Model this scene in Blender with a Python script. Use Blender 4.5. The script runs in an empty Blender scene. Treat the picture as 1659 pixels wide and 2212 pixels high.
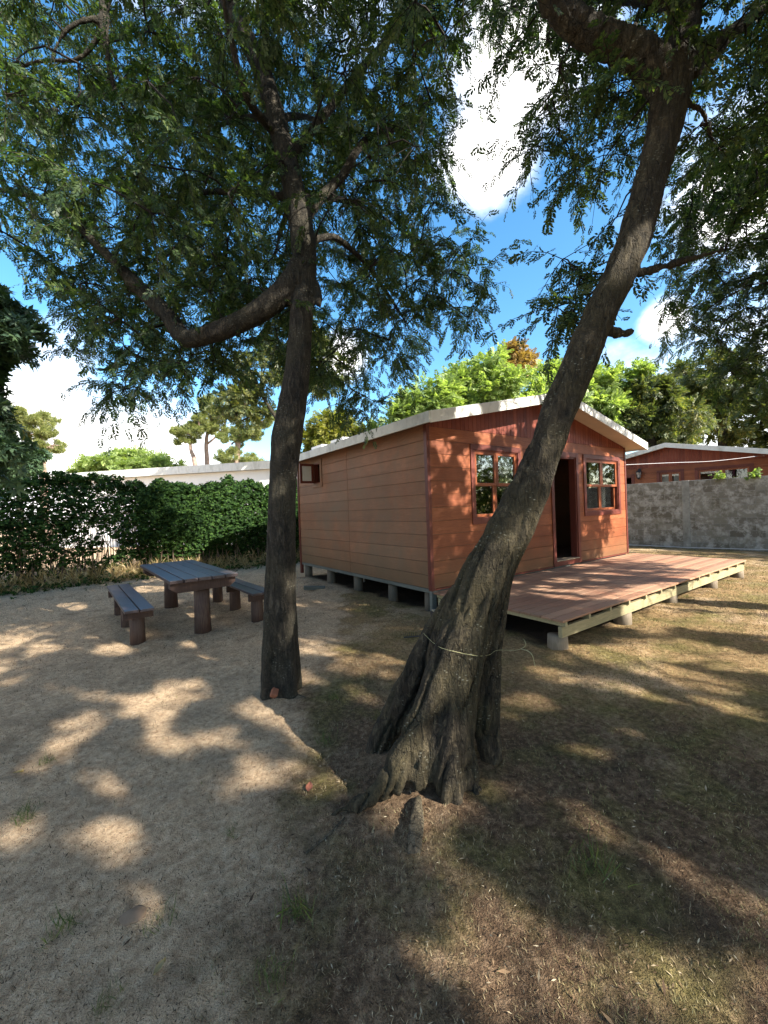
import bpy, math, random
import numpy as np
from mathutils import Vector, Matrix, noise as mnoise
from mathutils.bvhtree import BVHTree

S = bpy.context.scene
COL = S.collection
R = math.radians

# ------------------------------------------------------------------ camera
F, PITCH, ROLL = 1581.7 * 1659 / 3024, -0.0057, 0.0362      # focal length in px of a 1659x2212 view
CX, CY = 829.5, 1106.0
cam_d = bpy.data.cameras.new("camera")
cam = bpy.data.objects.new("camera", cam_d)
COL.objects.link(cam)
cam_d.sensor_fit = 'VERTICAL'
cam_d.sensor_height = 36.0
cam_d.lens = 36.0 * F / 2212
cam_d.clip_start = 0.05
cam_d.clip_end = 2000
cam.matrix_world = (Matrix.Translation((0, 0, 1.6)) @ Matrix.Rotation(R(90) + PITCH, 4, 'X') @ Matrix.Rotation(-ROLL, 4, 'Z'))
S.camera = cam

# ------------------------------------------------------------------ sky and sun
SUN = Vector((0.9, -0.592, 0.70)).normalized()
SUN_EL = math.asin(SUN.z)
SUN_AZ = math.atan2(SUN.x, SUN.y)            # clockwise from +Y
world = bpy.data.worlds.new("World")
S.world = world
world.use_nodes = True
wn, wl = world.node_tree.nodes, world.node_tree.links
wn.clear()
def wnode(t, **kw):
    n = wn.new(t)
    for k, v in kw.items():
        setattr(n, k, v)
    return n
w_out = wnode('ShaderNodeOutputWorld')
w_bg = wnode('ShaderNodeBackground')
w_bg.inputs['Strength'].default_value = 0.082
w_sky = wnode('ShaderNodeTexSky', sky_type='NISHITA', sun_disc=False)
w_sky.sun_elevation = SUN_EL
w_sky.sun_rotation = SUN_AZ
w_sky.air_density = 1.0
w_sky.dust_density = 1.0
w_sky.ozone_density = 1.6
w_geo = wnode('ShaderNodeTexCoord')
w_hsv = wnode('ShaderNodeHueSaturation')
w_hsv.inputs['Saturation'].default_value = 1.3
w_hsv.inputs['Value'].default_value = 1.25
w_hsv.inputs['Hue'].default_value = 0.492
wl.new(w_sky.outputs[0], w_hsv.inputs['Color'])
# clouds: noise broken masses around a few directions of the sky
def px_dir(x, y):
    X, Y = x - CX, y - CY
    c, s = math.cos(ROLL), math.sin(ROLL)
    a, b = X * c - Y * s, X * s + Y * c
    v = Vector((a / F, 1.0, -b / F))
    c, s = math.cos(PITCH), math.sin(PITCH)
    return Vector((v.x, c * v.y - s * v.z, s * v.y + c * v.z))
w_noise = wnode('ShaderNodeTexNoise')
w_noise.inputs['Scale'].default_value = 4.0
w_noise.inputs['Detail'].default_value = 9.0
w_noise.inputs['Roughness'].default_value = 0.58
w_map = wnode('ShaderNodeMapping')
w_map.inputs['Scale'].default_value = (1, 1, 1.6)
wl.new(w_geo.outputs['Generated'], w_map.inputs['Vector'])
wl.new(w_map.outputs[0], w_noise.inputs['Vector'])
prev = None
FILL_CLOUDS = [((-.95, -.1, .10), .85)]     # unseen cloud bank added low on the left to fill the cabin's side wall
for it in FILL_CLOUDS + [(1058, 340, 0.125), (1120, 90, 0.17), (1600, 430, 0.12), (740, 780, 0.09), (300, 1010, 0.27), (1440, 690, 0.07), (60, 980, 0.3), (2300, 700, 0.6), (560, -700, .4)]:
    d, rad = (Vector(it[0]).normalized(), it[1]) if len(it) == 2 else (px_dir(it[0], it[1]).normalized(), it[2])
    n = wnode('ShaderNodeVectorMath', operation='DISTANCE')
    n.inputs[1].default_value = d
    wl.new(w_geo.outputs['Generated'], n.inputs[0])
    m = wnode('ShaderNodeMapRange')
    m.inputs['From Min'].default_value = 0.0
    m.inputs['From Max'].default_value = rad
    m.inputs['To Min'].default_value = 1.0
    m.inputs['To Max'].default_value = 0.0
    wl.new(n.outputs['Value'], m.inputs['Value'])
    if prev is None:
        prev = m.outputs[0]
    else:
        a = wnode('ShaderNodeMath', operation='MAXIMUM')
        wl.new(prev, a.inputs[0]); wl.new(m.outputs[0], a.inputs[1])
        prev = a.outputs[0]
w_add = wnode('ShaderNodeMath', operation='MULTIPLY_ADD')
w_add.inputs[1].default_value = 1.1
wl.new(w_noise.outputs[0], w_add.inputs[0])
wl.new(prev, w_add.inputs[2])
w_ramp = wnode('ShaderNodeMapRange', interpolation_type='SMOOTHSTEP')
w_ramp.inputs['From Min'].default_value = 0.68
w_ramp.inputs['From Max'].default_value = 1.24
wl.new(w_add.outputs[0], w_ramp.inputs['Value'])
w_mix = wnode('ShaderNodeMix', data_type='RGBA')
w_mix.inputs['B'].default_value = (9.5, 9.3, 9.0, 1)
wl.new(w_ramp.outputs[0], w_mix.inputs['Factor'])
wl.new(w_hsv.outputs[0], w_mix.inputs['A'])
wl.new(w_mix.outputs['Result'], w_bg.inputs['Color'])
wl.new(w_bg.outputs[0], w_out.inputs['Surface'])

sun_d = bpy.data.lights.new("sun", 'SUN')
sun_d.energy = 5.0
sun_d.angle = R(0.53)
sun_d.color = (1.0, 0.94, 0.84)
sun = bpy.data.objects.new("sun", sun_d)
COL.objects.link(sun)
sun.rotation_euler = SUN.to_track_quat('Z', 'Y').to_euler()
sun.location = (20, -14, 18)

S.view_settings.view_transform = 'Standard'
S.view_settings.look = 'None'
S.view_settings.exposure = 1.92
S.view_settings.gamma = 1.0
S.cycles.max_bounces = 6
S.cycles.diffuse_bounces = 4
S.cycles.glossy_bounces = 3
S.cycles.transmission_bounces = 4
S.cycles.transparent_max_bounces = 8
S.cycles.use_denoising = True

# ------------------------------------------------------------------ geometry helpers
def P(x, y, Y):
    """world point seen at (x, y) of a 1659x2212 view, at distance Y along the lens' ground direction"""
    d = px_dir(x, y)
    return Vector((0, 0, 1.6)) + d * (Y / d.y)
def G(x, y, z=0.0):
    d = px_dir(x, y)
    return Vector((0, 0, 1.6)) + d * ((z - 1.6) / d.z)
def project(p):
    """(N,3) world -> (N,2) px of the 1659x2212 view, and depth"""
    q = np.asarray(p, float) - (0, 0, 1.6)
    c, s = math.cos(PITCH), math.sin(PITCH)
    dep = q[:, 1] * c + q[:, 2] * s
    up = -q[:, 1] * s + q[:, 2] * c
    dd = np.maximum(dep, 1e-3)
    a, b = F * q[:, 0] / dd, -F * up / dd
    c, s = math.cos(ROLL), math.sin(ROLL)
    return np.stack([CX + a * c + b * s, CY - a * s + b * c], 1), dep
def in_poly(pts, poly):
    x, y = pts[:, 0], pts[:, 1]
    r = np.zeros(len(pts), bool)
    n = len(poly)
    for i in range(n):
        x1, y1 = poly[i]; x2, y2 = poly[(i + 1) % n]
        c = ((y1 > y) != (y2 > y)) & (x < (x2 - x1) * (y - y1) / ((y2 - y1) + 1e-9) + x1)
        r ^= c
    return r
def nrm(v):
    v = np.asarray(v, float)
    return v / np.maximum(np.linalg.norm(v, axis=-1, keepdims=True), 1e-9)

def tag(o, label=None, cat=None, group=None, kind=None):
    if label: o['label'] = label
    if cat: o['category'] = cat
    if group: o['group'] = group
    if kind: o['kind'] = kind
    return o
def empty(name, loc=(0, 0, 0), rz=0.0):
    o = bpy.data.objects.new(name, None)
    o.empty_display_size = 0.2
    o.location = loc; o.rotation_euler = (0, 0, rz)
    COL.objects.link(o)
    return o
def copy_tree(o, parent=None):
    c = o.copy(); COL.objects.link(c)
    if parent is not None: c.parent = parent
    for ch in list(o.children): copy_tree(ch, c)
    return c

class MB:
    def __init__(s):
        s.v = []; s.f = []
    def add(s, v, f):
        k = len(s.v)
        s.v.extend([tuple(map(float, q)) for q in v])
        s.f.extend([tuple(int(i) + k for i in q) for q in f])
    def box(s, x0, x1, y0, y1, z0, z1, M=None):
        v = [(x, y, z) for x in (x0, x1) for y in (y0, y1) for z in (z0, z1)]
        if M is not None: v = [tuple(M @ Vector(q)) for q in v]
        s.add(v, [(0, 1, 3, 2), (4, 6, 7, 5), (0, 4, 5, 1), (2, 3, 7, 6), (0, 2, 6, 4), (1, 5, 7, 3)])
    def prism(s, poly, y0, y1):
        """poly of (x,z) points extruded along y"""
        n = len(poly)
        v = [(x, y0, z) for x, z in poly] + [(x, y1, z) for x, z in poly]
        s.add(v, [tuple(range(n)), tuple(range(2 * n - 1, n - 1, -1))] + [(i, i + n, (i + 1) % n + n, (i + 1) % n) for i in range(n)])
    def tube(s, pts, rad, n=8, wob=0.0, rng=None):
        pts = np.asarray(pts, float); m = len(pts)
        rad = np.broadcast_to(np.asarray(rad, float), (m,))
        t = nrm(np.gradient(pts, axis=0))
        a = np.cross(t[0], (0, 0, 1)) if abs(t[0][2]) < 0.9 else np.cross(t[0], (1, 0, 0))
        a = nrm(a)
        th = np.arange(n) * 2 * math.pi / n
        V = []
        for i in range(m):
            a = nrm(a - t[i] * np.dot(a, t[i])); b = np.cross(t[i], a)
            rr = rad[i] * (1 + (wob * rng.normal(size=n) if wob else 0 * th))
            V.append(pts[i] + (np.cos(th) * rr)[:, None] * a + (np.sin(th) * rr)[:, None] * b)
        V = np.concatenate(V)
        f = []
        for i in range(m - 1):
            for j in range(n):
                k = (j + 1) % n
                f.append((i * n + j, i * n + k, (i + 1) * n + k, (i + 1) * n + j))
        f.append(tuple(range(n - 1, -1, -1)))
        f.append(tuple((m - 1) * n + j for j in range(n)))
        s.add(V, f)
    def build(s, name, mat, parent=None, smooth=False, bevel=0.0):
        me = bpy.data.meshes.new(name)
        me.from_pydata(s.v, [], s.f)
        me.validate(); me.update()
        if smooth: me.polygons.foreach_set('use_smooth', [True] * len(me.polygons))
        o = bpy.data.objects.new(name, me)
        COL.objects.link(o)
        if mat: me.materials.append(mat)
        if parent is not None: o.parent = parent
        if bevel:
            b = o.modifiers.new('bevel', 'BEVEL'); b.width = bevel; b.segments = 2; b.limit_method = 'ANGLE'
        return o

def mesh_np(name, verts, quads, mat, parent=None, smooth=False):
    """big meshes: verts (N,3), faces (M,k) of one size"""
    me = bpy.data.meshes.new(name)
    verts = np.ascontiguousarray(verts, np.float32); quads = np.ascontiguousarray(quads, np.int32)
    k = quads.shape[1]
    me.vertices.add(len(verts)); me.vertices.foreach_set('co', verts.ravel())
    me.loops.add(quads.size); me.loops.foreach_set('vertex_index', quads.ravel())
    me.polygons.add(len(quads))
    me.polygons.foreach_set('loop_start', np.arange(len(quads), dtype=np.int32) * k)
    if smooth: me.polygons.foreach_set('use_smooth', np.ones(len(quads), bool))
    me.update(calc_edges=True)
    if mat: me.materials.append(mat)
    o = bpy.data.objects.new(name, me); COL.objects.link(o)
    if parent is not None: o.parent = parent
    return o

def fbm2(x, y, sc, oct=4, seed=0):
    """value noise, about -1..1"""
    rng = np.random.default_rng(seed)
    T = rng.uniform(-1, 1, (256, 256)); out = np.zeros_like(x, float); amp = 1.0; tot = 0
    for o in range(oct):
        u, v = x * sc + 17.3 * o, y * sc + 5.1 * o
        i, j = np.floor(u).astype(int), np.floor(v).astype(int)
        fu, fv = u - i, v - j
        fu = fu * fu * (3 - 2 * fu); fv = fv * fv * (3 - 2 * fv)
        g = lambda a, b: T[a % 256, b % 256]
        out += amp * ((g(i, j) * (1 - fu) + g(i + 1, j) * fu) * (1 - fv) + (g(i, j + 1) * (1 - fu) + g(i + 1, j + 1) * fu) * fv)
        tot += amp; amp *= 0.5; sc *= 2.03
    return out / tot

# ------------------------------------------------------------------ materials
class NT:
    def __init__(s, name):
        s.m = bpy.data.materials.new(name); s.m.use_nodes = True
        s.t = s.m.node_tree; s.t.nodes.clear()
        s.out = s.n('ShaderNodeOutputMaterial')
    def n(s, t, **kw):
        q = s.t.nodes.new(t)
        for k, v in kw.items():
            if k.startswith('i_'):
                key = k[2:]
                key = int(key) if key.isdigit() else key.replace('_', ' ')
                v2 = q.inputs[key]
                if isinstance(v, bpy.types.NodeSocket): s.t.links.new(v, v2)
                else: v2.default_value = v
            else: setattr(q, k, v)
        return q
    def l(s, a, b): s.t.links.new(a, b)
    def coord(s, scale=(1, 1, 1), rot=(0, 0, 0), kind='Object'):
        tc = s.n('ShaderNodeTexCoord'); mp = s.n('ShaderNodeMapping')
        mp.inputs['Scale'].default_value = scale; mp.inputs['Rotation'].default_value = rot
        s.l(tc.outputs[kind], mp.inputs['Vector']); return mp.outputs[0]
    def noise(s, vec, scale, detail=5, rough=0.55, dist=0.0):
        q = s.n('ShaderNodeTexNoise', i_Scale=scale, i_Detail=detail, i_Roughness=rough, i_Distortion=dist)
        s.l(vec, q.inputs['Vector']); return q.outputs['Fac']
    def ramp(s, fac, stops):
        q = s.n('ShaderNodeValToRGB'); e = q.color_ramp.elements
        while len(e) < len(stops): e.new(0.5)
        for el, (p, c) in zip(e, stops):
            el.position = p
            el.color = (c, c, c, 1) if isinstance(c, (int, float)) else (*c, 1)
        s.l(fac, q.inputs['Fac']); return q.outputs['Color']
    def mix(s, f, a, b, mode='MIX'):
        q = s.n('ShaderNodeMix', data_type='RGBA', blend_type=mode)
        for sock, v in (('Factor', f), ('A', a), ('B', b)):
            if isinstance(v, bpy.types.NodeSocket): s.l(v, q.inputs[sock])
            elif sock == 'Factor': q.inputs[sock].default_value = v
            else: q.inputs[sock].default_value = (*v, 1) if len(v) == 3 else v
        return q.outputs['Result']
    def math(s, op, a, b=0.0):
        q = s.n('ShaderNodeMath', operation=op)
        for i, v in enumerate((a, b)):
            if isinstance(v, bpy.types.NodeSocket): s.l(v, q.inputs[i])
            else: q.inputs[i].default_value = v
        return q.outputs[0]
    def bump(s, h, strength=0.5, dist=0.01):
        q = s.n('ShaderNodeBump', i_Strength=strength, i_Distance=dist); s.l(h, q.inputs['Height']); return q.outputs[0]
    def bsdf(s, color, rough=0.8, normal=None, spec=0.3, metal=0.0):
        q = s.n('ShaderNodeBsdfPrincipled')
        if isinstance(color, bpy.types.NodeSocket): s.l(color, q.inputs['Base Color'])
        else: q.inputs['Base Color'].default_value = (*color, 1)
        if isinstance(rough, bpy.types.NodeSocket): s.l(rough, q.inputs['Roughness'])
        else: q.inputs['Roughness'].default_value = rough
        q.inputs['Specular IOR Level'].default_value = spec
        q.inputs['Metallic'].default_value = metal
        if normal is not None: s.l(normal, q.inputs['Normal'])
        return q.outputs[0]
    def done(s, shader):
        s.l(shader, s.out.inputs['Surface']); return s.m

def leaf_mat(name, dark, mid, light, trans=0.35, clump=1.2, lightest=None, rough=0.5, spec=0.35):
    t = NT(name)
    geo = t.n('ShaderNodeNewGeometry')
    rnd = geo.outputs['Random Per Island']
    big = t.noise(t.coord(), clump, 3)
    f = t.math('ADD', t.math('MULTIPLY', rnd, 0.55), t.math('MULTIPLY', big, 0.55))
    stops = [(0.25, dark), (0.55, mid), (0.82, light)]
    if lightest: stops.append((0.95, lightest))
    c = t.ramp(f, stops)
    b = t.bsdf(c, rough, spec=spec)
    tr = t.n('ShaderNodeBsdfTranslucent')
    c2 = t.mix(1.0, c, (1.5, 1.6, 0.6), 'MULTIPLY')
    t.l(c2, tr.inputs['Color'])
    mx = t.n('ShaderNodeMixShader', i_Fac=trans)
    t.l(b, mx.inputs[1]); t.l(tr.outputs[0], mx.inputs[2])
    return t.done(mx.outputs[0])

def bark_mat(name, dark, mid, light, lichen=0.5, sc=1.0, moss=None):
    t = NT(name)
    v = t.coord((1, 1, 0.28), (0, R(-18), 0))
    n1 = t.noise(v, 26 * sc, 8, 0.65, 0.6)
    n2 = t.noise(t.coord(), 3.0, 4)
    n3 = t.noise(t.coord((1, 1, 3.2), (0, R(-18), 0)), 22 * sc, 4, 0.6)
    c = t.ramp(n1, [(0.3, dark), (0.52, mid), (0.75, light)])
    c = t.mix(t.ramp(n2, [(0.38, 0.0), (0.66, 0.8)]), c, moss or mid)
    c = t.mix(t.ramp(n3, [(0.62, 0.0), (0.76, 0.55)]), c, light)
    ck = t.n('ShaderNodeTexVoronoi', feature='DISTANCE_TO_EDGE', i_Scale=24 * sc); wv = t.n('ShaderNodeVectorMath', operation='ADD'); nzv = t.n('ShaderNodeTexNoise', i_Scale=9.0, i_Detail=4.0); cv = t.coord((1, 1, .13), (0, R(-18), 0))
    t.l(cv, nzv.inputs['Vector']); sv = t.n('ShaderNodeVectorMath', operation='SCALE'); sv.inputs['Scale'].default_value = .12; t.l(nzv.outputs['Color'], sv.inputs[0]); t.l(cv, wv.inputs[0]); t.l(sv.outputs[0], wv.inputs[1]); t.l(wv.outputs[0], ck.inputs['Vector'])
    crack = t.ramp(ck.outputs['Distance'], [(0.0, 1.0), (0.05, 0.0)])
    crack = t.math('MULTIPLY', crack, t.ramp(t.noise(t.coord(), 4.0, 4), [(.42, 0.0), (.58, 1.0)]))
    c = t.mix(t.math('MULTIPLY', crack, .5), c, dark)
    vor = t.n('ShaderNodeTexVoronoi', i_Scale=34 * sc); t.l(t.coord((1, 1, 1.9), (0, R(-18), 0)), vor.inputs['Vector'])
    n4 = t.noise(t.coord(), 6.0 * sc, 3)
    lic = t.math('MULTIPLY', t.ramp(vor.outputs['Distance'], [(0.10, 1.0), (0.30, 0.0)]), t.ramp(n4, [(0.52, 0.0), (0.66, lichen)]))
    c = t.mix(lic, c, (0.25, 0.24, 0.19))
    n6 = t.noise(t.coord((1, 1, .45), (0, R(-18), 0)), 95 * sc, 4, .7)
    c = t.mix(1.0, c, t.ramp(n6, [(.3, (.45, .45, .45)), (.5, (1, 1, 1)), (.72, (1.5, 1.48, 1.42))]), 'MULTIPLY')
    h = t.math('ADD', t.math('ADD', t.math('ADD', t.math('MULTIPLY', n1, 1.0), t.math('MULTIPLY', n6, .35)), t.math('MULTIPLY', n3, 0.35)), t.math('MULTIPLY', crack, -.45))
    return t.done(t.bsdf(c, 0.85, t.bump(h, 1.0, 0.03), 0.25))

def wood_mat(name, a, b, c_, rough=0.6, grain=(3, 40, 40), weather=None, vary=0.35, bump=0.3, axis='X', dirt=False):
    """painted or stained boards: grain along one axis, a tone of its own for every board"""
    t = NT(name)
    geo = t.n('ShaderNodeNewGeometry'); rnd = geo.outputs['Random Per Island']
    sc = {'X': (0.6, 9, 9), 'Y': (9, 0.6, 9), 'Z': (9, 9, 0.6)}[axis]
    co = t.coord(sc)
    off = t.n('ShaderNodeVectorMath', operation='ADD'); t.l(co, off.inputs[0])
    cmb = t.n('ShaderNodeCombineXYZ'); t.l(t.math('MULTIPLY', rnd, 37.0), cmb.inputs[0]); t.l(t.math('MULTIPLY', rnd, 91.0), cmb.inputs[1]); t.l(cmb.outputs[0], off.inputs[1])
    n1 = t.noise(off.outputs[0], 6.0, 7, 0.65, 1.4)
    n2 = t.noise(t.coord(), 2.2, 5, 0.6)
    f = t.math('ADD', t.math('MULTIPLY', n1, 0.75), t.math('MULTIPLY', t.math('SUBTRACT', rnd, 0.5), vary))
    f = t.math('ADD', f, t.math('MULTIPLY', t.math('SUBTRACT', n2, 0.5), 0.55))
    f = t.math('ADD', f, 0.12)
    c = t.ramp(f, [(0.25, a), (0.5, b), (0.75, c_)])
    if weather:
        n3 = t.noise(t.coord((1, 1, 0.8)), 1.1, 6, 0.7, 0.5)
        c = t.mix(t.ramp(n3, [(0.35, 0.0), (0.7, 0.85)]), c, weather)
        n5 = t.noise(t.coord((1.0, 1.0, 0.12)), 9.0, 4, 0.7)
        c = t.mix(t.ramp(n5, [(0.5, 0.0), (0.75, 0.3)]), c, weather)
    if dirt:   # rain splash and green film along the lowest boards, knots
        z = t.n('ShaderNodeSeparateXYZ'); t.l(t.coord(), z.inputs[0])
        mr = t.n('ShaderNodeMapRange'); mr.inputs['From Min'].default_value = .34; mr.inputs['From Max'].default_value = .95; mr.inputs['To Min'].default_value = .75; mr.inputs['To Max'].default_value = 0.0
        t.l(t.math('ADD', z.outputs[2], t.math('MULTIPLY', t.math('SUBTRACT', t.noise(t.coord((1, 1, .5)), 4.0, 5, .7), .5), .7)), mr.inputs['Value'])
        c = t.mix(mr.outputs[0], c, (.105, .066, .032))
        kn = t.n('ShaderNodeTexVoronoi', i_Scale=2.6); t.l(off.outputs[0], kn.inputs['Vector'])
        c = t.mix(t.ramp(kn.outputs['Distance'], [(.03, .8), (.085, 0.0)]), c, (.06, .025, .014))
    return t.done(t.bsdf(c, rough, t.bump(n1, bump, 0.006), 0.3))

def plain_mat(name, col, rough=0.6, vary=0.15, sc=6.0, dirt=None, spec=0.3, bump=0.15):
    t = NT(name)
    n = t.noise(t.coord(), sc, 6, 0.65)
    lo = tuple(q * (1 - vary) for q in col); hi = tuple(min(1, q * (1 + vary)) for q in col)
    c = t.ramp(n, [(0.3, lo), (0.7, hi)])
    if dirt:
        n2 = t.noise(t.coord((1, 1, 0.35)), 4.0, 6, 0.7, 0.4)
        c = t.mix(t.ramp(n2, [(0.5, 0.0), (0.72, 0.75)]), c, dirt)
    return t.done(t.bsdf(c, rough, t.bump(n, bump, 0.01), spec))

M = {}
M['front_wood'] = wood_mat('stained cladding front', (.125, .033, .013), (.205, .060, .023), (.30, .102, .042), 0.5, vary=.2, dirt=True)
M['side_wood'] = wood_mat('stained cladding side', (.145, .06, .029), (.22, .095, .046), (.30, .14, .075), 0.65, weather=(.14, .097, .06), axis='Y', vary=.2, dirt=True)
M['gable_wood'] = wood_mat('gable cladding', (.12, .024, .013), (.18, .040, .021), (.24, .065, .034), 0.5, axis='Z')
M['trim_red'] = wood_mat('red brown trim', (.075, .018, .013), (.115, .028, .019), (.16, .044, .029), 0.45, axis='Z')
M['sash_wood'] = wood_mat('varnished sash', (.14, .038, .015), (.215, .062, .025), (.29, .09, .037), 0.38, axis='Z')
M['deck_wood'] = wood_mat('deck boards', (.16, .066, .036), (.28, .125, .07), (.41, .215, .125), 0.6, weather=(.22, .15, .10), vary=0.6)
M['beam_wood'] = wood_mat('treated softwood', (.18, .155, .085), (.28, .24, .135), (.37, .315, .195), 0.75, vary=.3)
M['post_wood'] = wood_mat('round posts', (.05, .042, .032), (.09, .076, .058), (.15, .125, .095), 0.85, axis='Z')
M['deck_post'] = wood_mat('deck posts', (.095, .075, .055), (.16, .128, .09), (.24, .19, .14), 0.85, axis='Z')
M['sill_wood'] = wood_mat('grey sill beam', (.07, .075, .065), (.11, .115, .10), (.16, .165, .145), 0.8, axis='Y')
M['table_wood'] = wood_mat('dark stained planks', (.03, .017, .016), (.055, .034, .033), (.10, .07, .066), 0.36, weather=(.085, .072, .075), axis='Y', vary=.5)
M['table_post'] = wood_mat('stained logs', (.032, .017, .013), (.058, .033, .025), (.11, .078, .058), 0.7, axis='Z')
M['white_paint'] = plain_mat('white painted fascia', (.62, .61, .56), 0.5, 0.08, 5.0, dirt=(.33, .33, .27))
M['gutter_paint'] = plain_mat('weathered white fascia', (.55, .55, .50), 0.55, 0.15, 3.0, dirt=(.22, .21, .17))
M['soffit'] = plain_mat('beige soffit', (.52, .42, .33), 0.7, 0.08, 3.0)
M['roof_metal'] = plain_mat('roof sheet', (.55, .55, .54), 0.45, 0.1, 3.0, dirt=(.3, .3, .27))
M['interior'] = plain_mat('cabin interior', (.16, .11, .08), 0.8, 0.1)
M['curtain'] = plain_mat('white curtain', (.78, .78, .76), 0.85, 0.06, 3.0)
M['purple_curtain'] = plain_mat('plum curtain', (.13, .035, .085), 0.85, 0.2, 3.0)
M['black_metal'] = plain_mat('black iron', (.03, .03, .032), 0.5, 0.2)
M['lamp_glass'] = plain_mat('frosted lamp glass', (.5, .45, .4), 0.3, 0.1)
M['cable'] = plain_mat('white cable', (.42, .40, .40), 0.5, 0.05)
M['twine'] = plain_mat('pale twine', (.40, .38, .20), 0.7, 0.15)
M['brick'] = plain_mat('brick', (.20, .075, .04), 0.85, 0.25, 18)
M['crate_dark'] = plain_mat('dark crate wood', (.05, .04, .034), 0.8, 0.3, 8)
M['crate_pale'] = plain_mat('pale board', (.30, .245, .165), 0.8, 0.2, 10)
M['pipe'] = plain_mat('grey pipe', (.20, .17, .14), 0.6, 0.2, 8)
M['white_wall'] = plain_mat('white rendered wall', (.75, .74, .71), 0.8, 0.05, 1.0)
M['reed'] = wood_mat('dry reed canes', (.014, .010, .007), (.032, .024, .016), (.07, .052, .034), 0.8, axis='Z', vary=.6)
M['stem'] = plain_mat('vine stems', (.10, .075, .05), 0.85, 0.3)
M['red_leaf'] = plain_mat('fallen leaf', (.24, .085, .05), 0.7, 0.3, 30)
M['stone'] = plain_mat('stone', (.15, .105, .07), 0.85, 0.25, 20)
M['bark'] = bark_mat('bark', (.006, .0048, .0034), (.030, .0235, .015), (.12, .096, .06), 0.8, moss=(.048, .039, .018))
M['root_bark'] = bark_mat('weathered root bark', (.03, .024, .017), (.085, .068, .047), (.17, .14, .10), 0.5, moss=(.09, .075, .045))
M['bark2'] = bark_mat('bark grey brown', (.006, .005, .0037), (.025, .0205, .0145), (.09, .075, .053), 0.6, moss=(.034, .03, .018))
M['twig'] = plain_mat('twigs', (.013, .010, .008), 0.9, 0.3, 20)
M['pine_bark'] = plain_mat('pale pine bark', (.24, .17, .13), 0.9, 0.3, 6)
M['leaf_a'] = leaf_mat('cypress sprays', (.018, .036, .017), (.040, .072, .028), (.085, .118, .038), 0.45, 1.1, (.15, .165, .05))
M['leaf_b'] = leaf_mat('broad dark leaves', (.03, .06, .036), (.055, .095, .05), (.08, .13, .06), 0.25, 1.5)
M['leaf_hedge'] = leaf_mat('creeper leaves', (.009, .022, .007), (.021, .050, .013), (.062, .12, .026), 0.35, 1.6, (.12, .19, .04), .75, .12)
M['leaf_bright'] = leaf_mat('bright green leaves', (.10, .15, .045), (.20, .27, .08), (.32, .38, .15), 0.45, 0.6)
M['leaf_olive'] = leaf_mat('olive leaves', (.035, .055, .022), (.075, .095, .035), (.15, .145, .05), 0.4, 0.7, (.28, .23, .06))
M['leaf_pine'] = leaf_mat('pine needles', (.08, .105, .035), (.16, .185, .06), (.27, .27, .10), 0.35, 0.35)
M['leaf_yellow'] = leaf_mat('yellow green leaves', (.09, .115, .025), (.17, .18, .04), (.27, .25, .06), 0.45, 0.6)
M['leaf_rust'] = leaf_mat('rust brown needles', (.18, .11, .04), (.29, .19, .07), (.40, .28, .12), 0.3, 0.6)
M['grass_green'] = leaf_mat('green grass', (.04, .06, .018), (.075, .105, .03), (.14, .15, .055), 0.4, 3)
M['straw'] = leaf_mat('dry stalks', (.18, .12, .055), (.33, .24, .12), (.50, .40, .22), 0.3, 2)

def glass_mat():
    t = NT('window glass')
    g = t.n('ShaderNodeBsdfGlossy', i_Roughness=0.01); g.inputs['Color'].default_value = (.9, .9, .9, 1)
    tr = t.n('ShaderNodeBsdfTransparent'); tr.inputs['Color'].default_value = (.85, .87, .86, 1)
    fr = t.n('ShaderNodeFresnel', i_IOR=1.7)
    f = t.math('MULTIPLY_ADD', fr.outputs[0], 0.8); f.node.inputs[2].default_value = 0.03
    mx = t.n('ShaderNodeMixShader'); t.l(f, mx.inputs[0]); t.l(tr.outputs[0], mx.inputs[1]); t.l(g.outputs[0], mx.inputs[2])
    return t.done(mx.outputs[0])
M['glass'] = glass_mat()
def frosted_mat():
    t = NT('reeded glass')
    w = t.n('ShaderNodeTexWave', i_Scale=40.0); t.l(t.coord(), w.inputs['Vector'])
    return t.done(t.bsdf((.62, .64, .62), 0.25, t.bump(w.outputs['Fac'], 0.4, 0.004), 0.6))
M['frosted'] = frosted_mat()

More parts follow.
